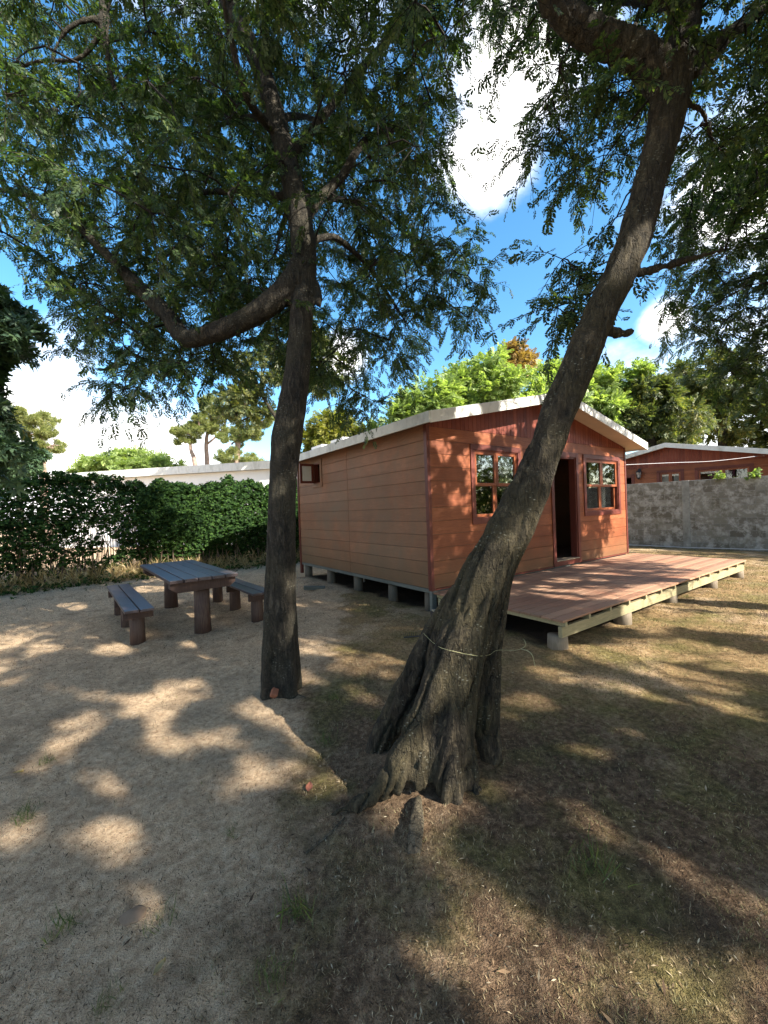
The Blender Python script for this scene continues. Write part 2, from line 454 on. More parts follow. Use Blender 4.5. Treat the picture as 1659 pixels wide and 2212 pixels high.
def block_mat():
    t = NT('concrete blocks')
    co = t.coord()
    br = t.n('ShaderNodeTexBrick', i_Scale=1.0)
    br.inputs['Color1'].default_value = (.22, .205, .172, 1); br.inputs['Color2'].default_value = (.115, .10, .078, 1)
    br.inputs['Mortar'].default_value = (.20, .19, .17, 1)
    br.inputs['Mortar Size'].default_value = 0.013; br.inputs['Mortar Smooth'].default_value = 0.5
    br.inputs['Brick Width'].default_value = 0.41; br.inputs['Row Height'].default_value = 0.2
    sw = t.n('ShaderNodeVectorMath', operation='ADD'); t.l(co, sw.inputs[0])
    nz = t.n('ShaderNodeTexNoise', i_Scale=5.0, i_Detail=4.0); t.l(co, nz.inputs['Vector'])
    sc = t.n('ShaderNodeVectorMath', operation='SCALE'); sc.inputs['Scale'].default_value = 0.045; t.l(nz.outputs['Color'], sc.inputs[0]); t.l(sc.outputs[0], sw.inputs[1])
    sx = t.n('ShaderNodeSeparateXYZ'); t.l(sw.outputs[0], sx.inputs[0])
    cb = t.n('ShaderNodeCombineXYZ'); t.l(sx.outputs[0], cb.inputs[0]); t.l(sx.outputs[2], cb.inputs[1])
    t.l(cb.outputs[0], br.inputs['Vector'])
    n1 = t.noise(co, 3.6, 9, 0.74, 0.15); n2 = t.noise(co, 11, 6, 0.7)
    c = t.mix(t.ramp(n1, [(0.47, 0.0), (0.60, .9)]), br.outputs['Color'], (.37, .355, .32))
    c = t.mix(t.ramp(n2, [(0.55, 0.0), (0.75, 0.5)]), c, (.12, .11, .09))
    c = t.mix(t.ramp(t.noise(co, 1.3, 5, .6), [(0.5, 0.0), (0.7, 0.45)]), c, (.14, .125, .085))
    h = t.math('ADD', t.math('MULTIPLY', br.outputs['Fac'], -0.5), n2)
    return t.done(t.bsdf(c, 0.9, t.bump(h, 0.7, 0.02), 0.2))
M['block'] = block_mat()

# ------------------------------------------------------------------ cabin frame of reference
YAW = 0.608
CO = Vector((0.6795, 6.1048, 0))
EV = Vector((math.cos(YAW), math.sin(YAW), 0)); TV = Vector((-math.sin(YAW), math.cos(YAW), 0))
def CL(s, t, z=0.0):
    return CO + EV * s + TV * t + Vector((0, 0, z))
def st(x, y):
    dx, dy = x - CO.x, y - CO.y
    return dx * EV.x + dy * EV.y, dx * TV.x + dy * TV.y
W, D = 6.32, 4.95

def ground_mat():
    t = NT('sandy ground with litter')
    co = t.coord()
    sx = t.n('ShaderNodeSeparateXYZ'); t.l(co, sx.inputs[0]); X, Y = sx.outputs[0], sx.outputs[1]
    nbig = t.noise(co, 0.55, 6, 0.6, 0.4); nmid = t.noise(co, 2.3, 7, 0.62, 0.3); nfine = t.noise(co, 26, 6, 0.7); ngrain = t.noise(co, 150, 3, 0.6)
    sand = t.ramp(nfine, [(0.28, (.32, .208, .122)), (0.5, (.57, .41, .258)), (0.72, (.74, .57, .385))])
    litter = t.ramp(nfine, [(0.28, (.042, .026, .016)), (0.5, (.150, .096, .057)), (0.74, (.36, .25, .155))])
    dry = t.ramp(nfine, [(0.28, (.14, .088, .042)), (0.5, (.31, .205, .10)), (0.74, (.50, .36, .19))])
    green = t.ramp(nfine, [(0.28, (.055, .052, .016)), (0.5, (.155, .138, .045)), (0.74, (.32, .27, .10))])
    # litter below the leaning tree: a band whose left edge wanders near x = -0.6
    e = t.math('ADD', t.math('MULTIPLY', t.math('SUBTRACT', nbig, 0.5), 2.2), t.math('MULTIPLY', t.math('SUBTRACT', nmid, 0.5), 0.9))
    xl = t.math('ADD', X, t.math('ADD', e, 0.62))
    # left edge shifts right far away
    mlit = t.n('ShaderNodeMapRange', interpolation_type='SMOOTHSTEP'); mlit.inputs['From Min'].default_value = -0.25; mlit.inputs['From Max'].default_value = 0.22
    t.l(xl, mlit.inputs['Value'])
    c = t.mix(mlit.outputs[0], sand, litter)
    c = t.mix(t.math('MULTIPLY', t.ramp(nmid, [(0.5, 0.0), (0.66, 0.55)]), t.math('SUBTRACT', 1.0, mlit.outputs[0])), c, (.17, .122, .078))
    # beyond about 3 m on the right: dry lawn
    yr = t.math('ADD', t.math('ADD', Y, t.math('MULTIPLY', X, 0.55)), t.math('MULTIPLY', e, 1.2))
    mdry = t.n('ShaderNodeMapRange', interpolation_type='SMOOTHSTEP'); mdry.inputs['From Min'].default_value = 3.0; mdry.inputs['From Max'].default_value = 4.8
    t.l(yr, mdry.inputs['Value'])
    mx = t.math('MULTIPLY', mdry.outputs[0], mlit.outputs[0])
    c = t.mix(mx, c, dry)
    # sandy bald patches and mossy green patches
    nb2 = t.noise(t.coord((1, 1, 1), (0, 0, 1.0)), 0.9, 6, 0.65, 0.5)
    c = t.mix(t.math('MULTIPLY', t.ramp(nb2, [(0.52, 0.0), (0.63, 0.8)]), t.math('ADD', t.math('MULTIPLY', mx, .55), 0.35)), c, sand)
    ng = t.noise(t.coord((1, 1, 1), (0, 0, 2.0)), 1.3, 6, 0.65)
    c = t.mix(t.math('MULTIPLY', t.ramp(ng, [(0.48, 0.0), (0.62, 0.75)]), mlit.outputs[0]), c, green)
    c = t.mix(t.ramp(nmid, [(0.3, 0.35), (0.5, 0.0)]), c, (.08, .06, .045))
    c = t.mix(1.0, c, t.ramp(t.noise(co, 210, 3, .7), [(.30, (.50, .48, .46)), (.5, (1, 1, 1)), (.72, (1.35, 1.33, 1.3))]), 'MULTIPLY')
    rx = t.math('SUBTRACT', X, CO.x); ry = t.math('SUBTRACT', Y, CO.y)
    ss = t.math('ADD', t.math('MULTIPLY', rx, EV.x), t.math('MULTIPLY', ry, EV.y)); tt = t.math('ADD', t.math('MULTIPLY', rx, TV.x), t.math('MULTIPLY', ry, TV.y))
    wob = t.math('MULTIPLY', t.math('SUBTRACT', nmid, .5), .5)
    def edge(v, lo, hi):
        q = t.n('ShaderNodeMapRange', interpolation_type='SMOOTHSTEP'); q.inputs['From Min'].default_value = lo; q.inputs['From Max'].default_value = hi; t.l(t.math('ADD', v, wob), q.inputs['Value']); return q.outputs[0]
    under_shade = t.math('MULTIPLY', t.math('MULTIPLY', edge(ss, .0, .25), edge(t.math('MULTIPLY', ss, -1), -6.5, -6.2)), t.math('MULTIPLY', edge(tt, -2.0, -1.8), edge(t.math('MULTIPLY', tt, -1), -4.9, -4.6)))  # shade below cabin and deck, put into the ground colour over their footprint
    c = t.mix(under_shade, c, (.035, .026, .019))
    # crumbs: dark specks
    vo = t.n('ShaderNodeTexVoronoi', i_Scale=60.0); t.l(co, vo.inputs['Vector'])
    c = t.mix(t.math('MULTIPLY', t.ramp(vo.outputs['Distance'], [(0.12, 1.0), (0.24, 0.0)]), t.ramp(t.noise(co, 5, 4), [(0.40, 0.0), (0.56, .9)])), c, (.055, .038, .027))
    h = t.math('ADD', t.math('ADD', t.math('MULTIPLY', nfine, 1.0), t.math('MULTIPLY', ngrain, 0.7)), t.math('MULTIPLY', nmid, 1.6))
    return t.done(t.bsdf(c, 0.95, t.bump(h, 1.0, 0.04), 0.1))
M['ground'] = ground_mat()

# ------------------------------------------------------------------ ground
def gz(x, y):
    x = np.asarray(x, float); y = np.asarray(y, float)
    near = np.exp(-((x / 30) ** 2 + (y / 30) ** 2))
    z = near * (0.035 * fbm2(x, y, 0.6, 3, 1) + 0.030 * fbm2(x, y, 3.2, 4, 2) + 0.012 * fbm2(x, y, 16, 2, 4))
    s, t = st(x, y)
    berm = np.exp(-((s + 0.35) / 0.35) ** 2) * np.clip((t + 0.2) / 1.0, 0, 1) * np.clip((5.6 - t) / 1.0, 0, 1)
    z = z + berm * (0.035 + 0.05 * np.abs(fbm2(x, y, 5.0, 4, 3)))
    z = z + 0.05 * np.exp(-(((x - .35) / .55) ** 2 + ((y - 2.45) / .5) ** 2)) - 0.02
    return z
def axis(lo, hi, fine, far):
    a = list(np.arange(lo, hi, fine)); st_ = fine
    while a[-1] < far: st_ *= 1.35; a.append(a[-1] + st_)
    st_ = fine; b = [lo]
    while b[-1] > -far: st_ *= 1.35; b.append(b[-1] - st_)
    return np.array(b[:0:-1] + a)
gx = axis(-9, 9, 0.055, 420); gy = axis(-0.5, 12, 0.055, 420)
GX, GY = np.meshgrid(gx, gy)
GZ = gz(GX, GY)
gv = np.stack([GX, GY, GZ], -1).reshape(-1, 3)
ni, nj = len(gy), len(gx)
idx = np.arange(ni * nj).reshape(ni, nj)
gq = np.stack([idx[:-1, :-1], idx[:-1, 1:], idx[1:, 1:], idx[1:, :-1]], -1).reshape(-1, 4)
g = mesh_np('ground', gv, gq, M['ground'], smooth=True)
tag(g, kind='structure')
def gz1(x, y): return float(gz(np.array([x]), np.array([y]))[0])

# ------------------------------------------------------------------ cabin
def cut(intervals, lo, hi):
    """parts of [lo,hi] left after removing the intervals"""
    out = []; p = lo
    for a, b in sorted(intervals):
        if b <= lo or a >= hi: continue
        if a > p: out.append((p, a))
        p = max(p, b)
    if p < hi: out.append((p, hi))
    return out
def clad(along, rows, openings, face, back, build):
    """boards: for each row, the pieces left between openings -> build(a0,a1,z0,z1)"""
    for z0, z1 in rows:
        zs = sorted({z0, z1} | {z for o in openings for z in o[2:4] if z0 < z < z1})
        for a, b in zip(zs[:-1], zs[1:]):
            zm = (a + b) / 2
            iv = [(o[0], o[1]) for o in openings if o[2] < zm < o[3]]
            for u, v in cut(iv, *along):
                build(u, v, a + (0.003 if a == z0 else 0), b - (0.003 if b == z1 else 0))

RZ = lambda s: 3.58 - 0.217 * abs(s - W / 2)          # roof underside
def cabin(root, wins, door, small_window):
    RB = 0.2075
    rows = [(0.36 + i * RB, min(0.36 + (i + 1) * RB, 2.85)) for i in range(12)]
    opens = [w[:4] for w in wins] + ([door] if door else [])
    b = MB()
    clad((0.055, W - 0.055), rows, opens, 0, 0, lambda u, v, a, c: b.box(u, v, 0.0, 0.022, a, c))
    b.build('wall', M['front_wood'], root, bevel=0.0025)
    b = MB()   # inner skin of the front wall
    clad((0.06, W - 0.06), [(0.36, 2.85)], opens, 0, 0, lambda u, v, a, c: b.box(u, v, 0.024, 0.11, a, c))
    b.prism([(0.06, 2.85), (W - .06, 2.85), (W - .06, RZ(W - .06) - .004), (W / 2, 3.576), (0.06, RZ(.06) - .004)], 0.024, 0.11)
    b.build('wall_lining', M['interior'], root)
    # gable boards
    b = MB(); s = 0.06
    while s < W - 0.06:
        e2 = min(s + 0.098, W - 0.06)
        mid = [(s + .002, 2.853), (e2 - .002, 2.853), (e2 - .002, RZ(e2) - .003)] + ([(W / 2, 3.577)] if s < W / 2 < e2 else []) + [(s + .002, RZ(s) - .003)]
        b.prism(mid, 0.004, 0.022); s = e2
    b.build('gable_cladding', M['gable_wood'], root, bevel=0.003)
    # left side wall with its small window
    so = [(3.66, 3.99, 2.26, 2.72)] if small_window else []
    rows2 = rows[:-1] + [(rows[-1][0], 2.885)]
    b = MB(); clad((0.06, 2.445), rows2, so, 0, 0, lambda u, v, a, c: b.box(-0.0, 0.02, u, v - .002, a, c))
    clad((2.449, D - 0.06), rows2, so, 0, 0, lambda u, v, a, c: b.box(-0.0, 0.02, u, v, a, c))
    b.build('wall', M['side_wood'], root, bevel=0.0025)
    b = MB(); clad((0.112, D - 0.112), [(0.36, 2.88)], so, 0, 0, lambda u, v, a, c: b.box(0.022, 0.10, u, v, a, c))
    b.build('wall_lining', M['interior'], root)
    b = MB(); b.box(W - 0.10, W, 0.112, D - 0.112, 0.36, 2.88); b.build('wall', M['side_wood'], root)
    b = MB(); b.box(0.06, W - 0.06, D - 0.11, D, 0.36, 2.85)
    b.prism([(0.06, 2.85), (W - .06, 2.85), (W - .06, RZ(W - .06) - .004), (W / 2, 3.576), (0.06, RZ(.06) - .004)], D - 0.11, D)
    b.build('wall', M['side_wood'], root)
    b = MB(); b.box(0.11, W - 0.11, 0.115, D - 0.115, 0.37, 0.43); b.build('floor', M['interior'], root)
    # corner trims
    for (x0, x1, y0, y1, zb, zt) in [(-0.006, 0.055, -0.014, 0.06, 0.33, 2.88), (W - 0.05, W + 0.008, -0.014, 0.06, 0.33, 2.885), (-0.02, 0.05, D - 0.06, D + 0.012, 0.08, 2.885)]:
        b = MB(); b.box(x0, x1, y0, y1, zb, zt); b.build('corner_trim', M['trim_red'], root, bevel=0.004)
    b = MB(); b.box(0.057, (door[0] - .10) if door else W - .05, -0.012, 0.02, 0.335, 0.358)
    if door: b.box(door[1] + .10, W - 0.052, -0.012, 0.02, 0.335, 0.358)
    b.build('skirting_board', M['trim_red'], root)
    # roof: two sheets, barge boards, eaves fascia, soffit
    OV, EAVE = 0.40, 0.25
    for sg in (-1, 1):
        f = lambda d: W / 2 + sg * d
        h = W / 2 + EAVE
        b = MB()
        poly = [(f(0), 3.605), (f(h), 3.605 - .217 * h), (f(h), 3.70 - .217 * h), (f(0), 3.70)]
        b.prism(poly if sg > 0 else poly[::-1], -OV + .026, D + .25)
        b.build('roof', M['roof_metal'], root)
        b = MB()
        poly = [(f(0), 3.58), (f(h - .002), 3.58 - .217 * (h - .002)), (f(h - .002), 3.602 - .217 * (h - .002)), (f(0), 3.602)]
        b.prism(poly if sg > 0 else poly[::-1], -OV + .026, D + .24)
        b.build('soffit', M['soffit'], root)
        b = MB()
        poly = [(f(0), 3.538), (f(h), 3.538 - .217 * h), (f(h), 3.707 - .217 * h), (f(0), 3.707)]
        b.prism(poly if sg > 0 else poly[::-1], -OV, -OV + .024)
        b.build('barge_board', M['white_paint'], root, bevel=0.004)
        b = MB()
        ze = 3.58 - .217 * h
        xs = sorted((f(h), f(h + .03)))
        b.box(xs[0] + .001, xs[1], -OV + .004, D + .25, ze - .035, ze + .125)
        b.build('fascia_board', M['gutter_paint'] if sg < 0 else M['white_paint'], root, bevel=0.004)
    if small_window:   # two raised sheet ends on the left slope
        for t0 in (2.75, 3.75):
            b = MB(); b.box(0.1, 0.5, t0, t0 + .55, 3.06, 3.16); b.build('roof_vent', M['white_wall'], root, bevel=0.01)
    # windows: outer trim, two upper and two lower sliding sashes, panes, curtains
    for wi, (o0, o1, z0, z1, kind) in enumerate(wins):
        tw = 0.092
        b = MB()
        b.box(o0 - tw, o1 + tw, -0.02, -0.001, z1, z1 + tw); b.box(o0 - tw, o1 + tw, -0.022, -0.001, z0 - tw, z0)
        b.box(o0 - tw, o0, -0.02, -0.001, z0 + .0005, z1 - .0005); b.box(o1, o1 + tw, -0.02, -0.001, z0 + .0005, z1 - .0005)
        wf = b.build('window', M['trim_red'], root, bevel=0.004)
        b = MB()   # reveal
        b.box(o0 + .0005, o0 + .02, 0.0, 0.108, z0 + .02, z1 - .02); b.box(o1 - .02, o1 - .0005, 0.0, 0.108, z0 + .02, z1 - .02)
        b.box(o0 + .0005, o1 - .0005, -0.012, 0.108, z0 + .0005, z0 + .02); b.box(o0 + .0005, o1 - .0005, 0.0, 0.108, z1 - .02, z1 - .0005)
        b.build('sash_frame', M['trim_red'], wf)
        mid, zm, st_ = (o0 + o1) / 2, (z0 + z1) / 2, 0.05
        for (u0, u1) in ((o0 + .021, mid - .003), (mid + .003, o1 - .021)):
            for lower in (0, 1):
                y0 = 0.012 + 0.048 * lower
                a0, a1 = (z0 + .021, zm + .02) if lower else (zm - .025, z1 - .021)
                b = MB()
                b.box(u0, u0 + st_, y0, y0 + .035, a0, a1); b.box(u1 - st_, u1, y0, y0 + .035, a0, a1)
                b.box(u0 + st_, u1 - st_, y0 + .001, y0 + .034, a0, a0 + st_); b.box(u0 + st_, u1 - st_, y0 + .001, y0 + .034, a1 - st_, a1)
                b.build('sash', M['sash_wood'], wf, bevel=0.003)
                b = MB(); b.box(u0 + st_ - .005, u1 - st_ + .005, y0 + .015, y0 + .019, a0 + st_ - .005, a1 - st_ + .005)
                b.build('pane', M['glass'], wf)
        rng = random.Random(5 + wi)
        for (c0, c1, w0) in kind:      # curtain: gathered cloth hung behind the glass, narrower at its waist
            b = MB(); n = 40; rows_ = 14; V = []
            for r in range(rows_ + 1):
                q = r / rows_; z = z1 - .03 - q * (z1 - z0 - .06)
                k = 1 - (1 - w0) * math.sin(min(1, q * 1.3) * math.pi / 2)
                cm = c0 if w0 < 1 and abs(c0 - o0) < .2 else (c1 if abs(c1 - o1) < .2 else (c0 + c1) / 2)
                for i in range(n + 1):
                    x = c0 + (c1 - c0) * i / n
                    V.append((cm + (x - cm) * k, 0.122 + 0.014 * math.sin(i * 1.25 + .4 * math.sin(r * .5)), z))
            f = [(r * (n + 1) + i, r * (n + 1) + i + 1, (r + 1) * (n + 1) + i + 1, (r + 1) * (n + 1) + i) for r in range(rows_) for i in range(n)]
            b.add(V, f); b.build('curtain', M['purple_curtain'] if kind is PURPLE else M['curtain'], wf, smooth=True)
    if door:
        d0, d1, z0, z1 = door
        b = MB()
        b.box(d0 - .09, d0, -0.02, -0.001, 0.345, z1 + .1); b.box(d1, d1 + .09, -0.02, -0.001, 0.345, z1 + .1); b.box(d0, d1, -0.019, -0.001, z1, z1 + .1)
        b.box(d0 + .0005, d0 + .03, 0.0, 0.14, z0, z1); b.box(d1 - .03, d1 - .0005, 0.0, 0.14, z0, z1); b.box(d0 + .03, d1 - .03, 0.0, 0.14, z1 - .03, z1 - .0005)
        fr = b.build('door_frame', M['trim_red'], root, bevel=0.004)
        b = MB(); b.box(d0 + .001, d1 - .001, -0.016, -0.001, 0.345, z0 - .022); b.build('riser', M['trim_red'], fr)
        b = MB(); b.box(d0 - .0, d1, -0.035, 0.14, z0 - .02, z0 - .001); b.build('threshold', M['crate_pale'], fr, bevel=.004)
        b = MB(); Mx = Matrix.Translation((d0 + .035, 0.142, 0)) @ Matrix.Rotation(R(96), 4, 'Z')
        b.box(0, d1 - d0 - .07, -.04, 0, z0 + .01, z1 - .035, Mx); dl = b.build('door', M['trim_red'], root, bevel=.004)
        b = MB(); b.tube([Mx @ Vector((.66, -.045, 1.4)), Mx @ Vector((.66, -.10, 1.4)), Mx @ Vector((.55, -.10, 1.4))], .01); b.build('handle', M['black_metal'], dl)
    if small_window:
        b = MB(); T0, T1, Z0, Z1 = 3.66, 3.99, 2.26, 2.72
        b.box(-0.018, -0.001, T0 - .09, T0, Z0 - .09, Z1 + .09); b.box(-0.018, -0.001, T1, T1 + .09, Z0 - .09, Z1 + .09)
        b.box(-0.017, -0.001, T0, T1, Z1, Z1 + .09); b.box(-0.02, -0.001, T0, T1, Z0 - .09, Z0)
        wf = b.build('window', M['side_wood'], root, bevel=.004)
        b = MB()
        b.box(0, .10, T0 + .0005, T0 + .02, Z0 + .0005, Z1 - .0005); b.box(0, .10, T1 - .02, T1 - .0005, Z0 + .0005, Z1 - .0005)
        b.box(0, .10, T0 + .02, T1 - .02, Z0 + .0005, Z0 + .02); b.box(0, .10, T0 + .02, T1 - .02, Z1 - .02, Z1 - .0005)
        b.build('sash_frame', M['trim_red'], wf)
        b = MB(); x0, x1 = -0.36, -0.022; y0, y1 = T1 - .03, T1 + .005
        b.box(x0, x0 + .055, y0, y1, Z0 + .01, Z1 - .0); b.box(x1 - .055, x1, y0, y1, Z0 + .01, Z1)
        b.box(x0 + .055, x1 - .055, y0 + .001, y1 - .001, Z0 + .01, Z0 + .065); b.box(x0 + .055, x1 - .055, y0 + .001, y1 - .001, Z1 - .055, Z1)
        b.build('sash', M['trim_red'], wf, bevel=.004)
        b = MB(); b.box(x0 + .05, x1 - .05, y0 + .014, y0 + .02, Z0 + .06, Z1 - .05); b.build('pane', M['frosted'], wf)

PURPLE = [(0, 0, 0)]
cab = empty('wooden_cabin', CO, YAW)
tag(cab, 'brown timber cabin on stilts with white gable roof and open doorway, behind the leaning tree', 'cabin')
cabin(cab, [(1.035, 2.175, 1.395, 2.545, [(1.05, 1.24, .6), (1.78, 2.16, .75)]), (4.50, 5.92, 1.395, 2.545, [(4.51, 4.72, .5), (5.25, 5.62, .62)])], (3.30, 4.12, .46, 2.545), True)
# under the cabin: sill beam, stilts, corner plank, pipes
b = MB(); b.box(0.004, 0.10, 0.062, D - .002, 0.295, 0.357); b.box(0.004, 0.10, 0.0, 0.058, 0.02 - .06, 0.328); b.box(0.1, W - .1, D - .1, D - .02, .295, .357); b.box(0.11, W - .06, 0.03, 0.10, 0.24, 0.34)
b.build('sill_beam', M['sill_wood'], cab, bevel=.004)
rng = np.random.default_rng(3)
for (s, t, r) in [(0.11, 4.74, .095), (0.13, 3.56, .095), (0.13, 2.38, .09), (0.12, 1.17, .085), (0.13, .2, .08), (1.55, 4.6, .09), (1.5, 3.4, .09), (1.5, 2.3, .09), (1.5, 1.1, .09), (3.0, 4.6, .09), (3.0, 3.4, .09), (3, 1.2, .09), (4.6, 4.6, .09), (6.2, 4.6, .09), (6.2, 2.4, .09), (6.2, .3, .09)]:
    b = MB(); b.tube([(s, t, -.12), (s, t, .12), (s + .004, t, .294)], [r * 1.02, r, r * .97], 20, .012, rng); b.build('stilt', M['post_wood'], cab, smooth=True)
b = MB(); b.box(.3, W - .2, .3, D - .2, .30, .355); b.build('floor_frame', M['crate_dark'], cab)
b = MB(); b.tube([(0.75, 3.15, -.1), (0.75, 3.16, .30)], .022, 10); b.build('water_pipe', M['pipe'], cab, smooth=True)
b = MB(); b.tube([(0.6, 4.45, -.1), (0.6, 4.44, .22), (0.45, 4.44, .235), (0.3, 4.7, .25)], .022, 10); b.tube([(0.6, 4.44, .21), (0.85, 4.1, .2), (1.0, 3.9, .19)], .018, 8); b.build('waste_pipe', M['pipe'], cab, smooth=True)

# ------------------------------------------------------------------ deck
deck = empty('wooden_deck', CO, YAW)
tag(deck, 'low reddish plank deck on short round posts in front of the cabin door', 'deck')
b = MB(); t = -0.045; k = 0
rr = random.Random(4)
while t - .139 > -2.16:
    s0 = 0.0 + rr.uniform(-.008, .008); s1 = 6.54 + rr.uniform(-.01, .012)
    js = [s0, 1.55 + 3.3 * rr.random(), s1]
    for a, c in zip(js[:-1], js[1:]):
        b.box(a + .001, c - .001, t - .1315, t, .297, .322)
    t -= .1397
deck_edge = t
b.build('decking', M['deck_wood'], deck, bevel=.004)
# two loose gaps of sky: the strip between wall and deck stays open
for i, s in enumerate(np.linspace(.07, 6.45, 14)):
    b = MB(); b.box(s - .022, s + .022, -2.132, -.06, .243, .296); b.build('joist', M['beam_wood'], deck, bevel=.003)
for (t0, t1) in [(-2.105, -2.06), (-1.08, -1.035), (-.16, -.115)]:
    b = MB(); b.box(0.02, 6.50, t0, t1, .122, .2425); b.build('beam', M['beam_wood'], deck, bevel=.004)
for t0 in (-1.99, -1.01, -.2):
    for s in (.10, 1.62, 3.14, 4.92, 6.44):
        b = MB(); r = .108
        if t0 < -1.5: b.tube([(s, t0 - .01, -.15), (s, t0 - .01, .05), (s + .003, t0 - .01, .121)], [r * 1.03, r, r * .98], 22, .012, rng)
        else: b.tube([(s, t0, -.15), (s, t0, .121)], [r, r * .97], 16, .01, rng)
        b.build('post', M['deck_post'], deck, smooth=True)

# ------------------------------------------------------------------ picnic table and benches
TA = math.atan2(1.62, -1.30) - R(90)
tc = Vector((-3.235, 6.41, 0))
def planks(b, x0, x1, n, y0, y1, z0, z1, gap=.012, rnd=random.Random(2)):
    w = (x1 - x0) / n
    for i in range(n):
        b.box(x0 + i * w + gap / 2, x0 + (i + 1) * w - gap / 2, y0 + rnd.uniform(-.012, .012), y1 + rnd.uniform(-.012, .012), z0, z1 + rnd.uniform(-.003, .003))
tb = empty('picnic_table', (tc.x, tc.y, 0), TA)
tag(tb, 'dark stained plank table on two thick log legs, between the two benches', 'table')
b = MB(); planks(b, -.44, .44, 5, -1.27, 1.27, .735, .78); b.build('tabletop', M['table_wood'], tb, bevel=.006)
for y in (-1.04, 1.04):
    b = MB(); b.prism([(-.42, .732), (-.42, .66), (-.34, .60), (.34, .60), (.42, .66), (.42, .732)], y - .05 - .11, y + .03 - .11 + .04); b.build('crossbeam', M['table_post'], tb, bevel=.005)
    b = MB(); b.tube([(0, y, -.1), (0, y, .3), (.003, y + .0, .7)], [.112, .105, .10], 26, .012, rng); b.build('leg', M['table_post'], tb, smooth=True)
def bench(name, label, c):
    o = empty(name, (c[0], c[1], 0), TA)
    tag(o, label, 'bench', 'log legged benches beside the table')
    b = MB(); planks(b, -.17, .17, 2, -1.28, 1.28, .425, .46, .016); b.build('seat', M['table_wood'], o, bevel=.005)
    for y in (-1.0, 0.0, 0.98):
        b = MB(); b.box(-.17, .17, y - .14, y - .095, .32, .424); b.build('crossbeam', M['table_post'], o, bevel=.004)
        b = MB(); b.tube([(0, y, -.1), (0, y, .2), (0, y, .424)], [.092, .088, .085], 24, .012, rng); b.build('leg', M['table_post'], o, smooth=True)
    return o
bench('garden_bench', 'dark plank bench on log legs left of the table, standing clear of the trees', (-3.90, 6.02))
bench('garden_bench', 'dark plank bench partly hidden behind the upright trunk, on the cabin side of the table', (-2.60, 6.86))

exec_later = []
# ------------------------------------------------------------------ trees: tools
def bez(a, c, b, n):
    q = np.linspace(0, 1, n)[:, None]
    return (1 - q) ** 2 * a + 2 * q * (1 - q) * c + q * q * b
def smooth_path(pts, rad, per=6):
    """Catmull-Rom through the points"""
    p = np.array([tuple(q) for q in pts], float); r = np.asarray(rad, float)
    p2 = np.vstack([2 * p[0] - p[1], p, 2 * p[-1] - p[-2]]); out = []; ro = []
    for i in range(1, len(p2) - 2):
        for u in np.linspace(0, 1, per, endpoint=False):
            a, b_, c, d = p2[i - 1], p2[i], p2[i + 1], p2[i + 2]
            out.append(.5 * ((2 * b_) + (-a + c) * u + (2 * a - 5 * b_ + 4 * c - d) * u ** 2 + (-a + 3 * b_ - 3 * c + d) * u ** 3))
            ro.append(r[i - 1] * (1 - u) + r[i] * u)
    out.append(p[-1]); ro.append(r[-1])
    return np.array(out), np.array(ro)

def frond(n=7, ang=42, ll=.30, lw=.075, seed=0):
    """feathery spray: pairs of narrow leaflets along an axis of length 1"""
    rg = np.random.default_rng(seed); T = []
    for i in range(n):
        u = 0.08 + .86 * i / (n - 1)
        L = ll * (1.15 - .55 * abs(u - .35) / .65)
        for sg in (-1, 1):
            a = R(ang + rg.uniform(-12, 12)); d = np.array([math.cos(a), sg * math.sin(a), rg.uniform(-.35, .15)])
            s = np.array([-sg * math.sin(a), math.cos(a) * 1.0, 0]) * lw
            b0 = np.array([u, 0, -.15 * u * u]); T.append([b0, b0 + d * L * .5 + s, b0 + d * L, b0 + d * L * .5 - s])
    b0 = np.array([.85, 0, -.1]); T.append([b0, b0 + (.12, .05, 0), b0 + (.3, 0, -.03), b0 + (.12, -.05, 0)])
    return np.array(T)
def leaves_tmpl(n=6, ll=.6, lw=.16, spread=75, seed=0):
    """a whorl of pointed leaves at a twig's end"""
    rg = np.random.default_rng(seed); T = []
    for i in range(n):
        a = R(spread) * (2 * (i + .5) / n - 1) + rg.uniform(-.15, .15); z = rg.uniform(-.5, .2)
        d = nrm(np.array([math.cos(a), math.sin(a), z])); s = np.array([-math.sin(a), math.cos(a), 0]) * lw
        b0 = np.array([.2 * rg.random(), 0, 0]); L = ll * rg.uniform(.75, 1.1)
        T.append([b0, b0 + d * L * .45 + s, b0 + d * L, b0 + d * L * .45 - s])
    return np.array(T)
def needles(n=12, ll=.5, lw=.03, seed=0):
    rg = np.random.default_rng(seed); T = []
    for i in range(n):
        d = nrm(rg.normal(size=3) + (.8, 0, .3)); s = nrm(np.cross(d, rg.normal(size=3))) * lw
        b0 = np.array([.15 * rg.random(), 0, 0]); T.append([b0, b0 + d * ll * .5 + s, b0 + d * ll, b0 + d * ll * .5 - s])
    return np.array(T)
TF = frond(); TF3 = frond(6, 44, .38, .08, 7); TF2 = frond(5, 48, .36, .10, 3); TL = leaves_tmpl(9, .75, .105, 150, 1); TP = needles(); TLH = leaves_tmpl(5, .7, .2, 110, 4)

def leaf_cloud(name, mat, pos, axis_, normal, size, tmpl, parent):
    pos = np.asarray(pos); a = nrm(axis_); s = nrm(np.cross(normal, a)); n = np.cross(a, s)
    size = np.asarray(size)[:, None, None, None]
    v = pos[:, None, None, :] + size * (tmpl[None, :, :, 0:1] * a[:, None, None, :] + tmpl[None, :, :, 1:2] * s[:, None, None, :] + tmpl[None, :, :, 2:3] * n[:, None, None, :])
    v = v.reshape(-1, 3)
    q = np.arange(len(v)).reshape(-1, 4)
    return mesh_np(name, v, q, mat, parent)

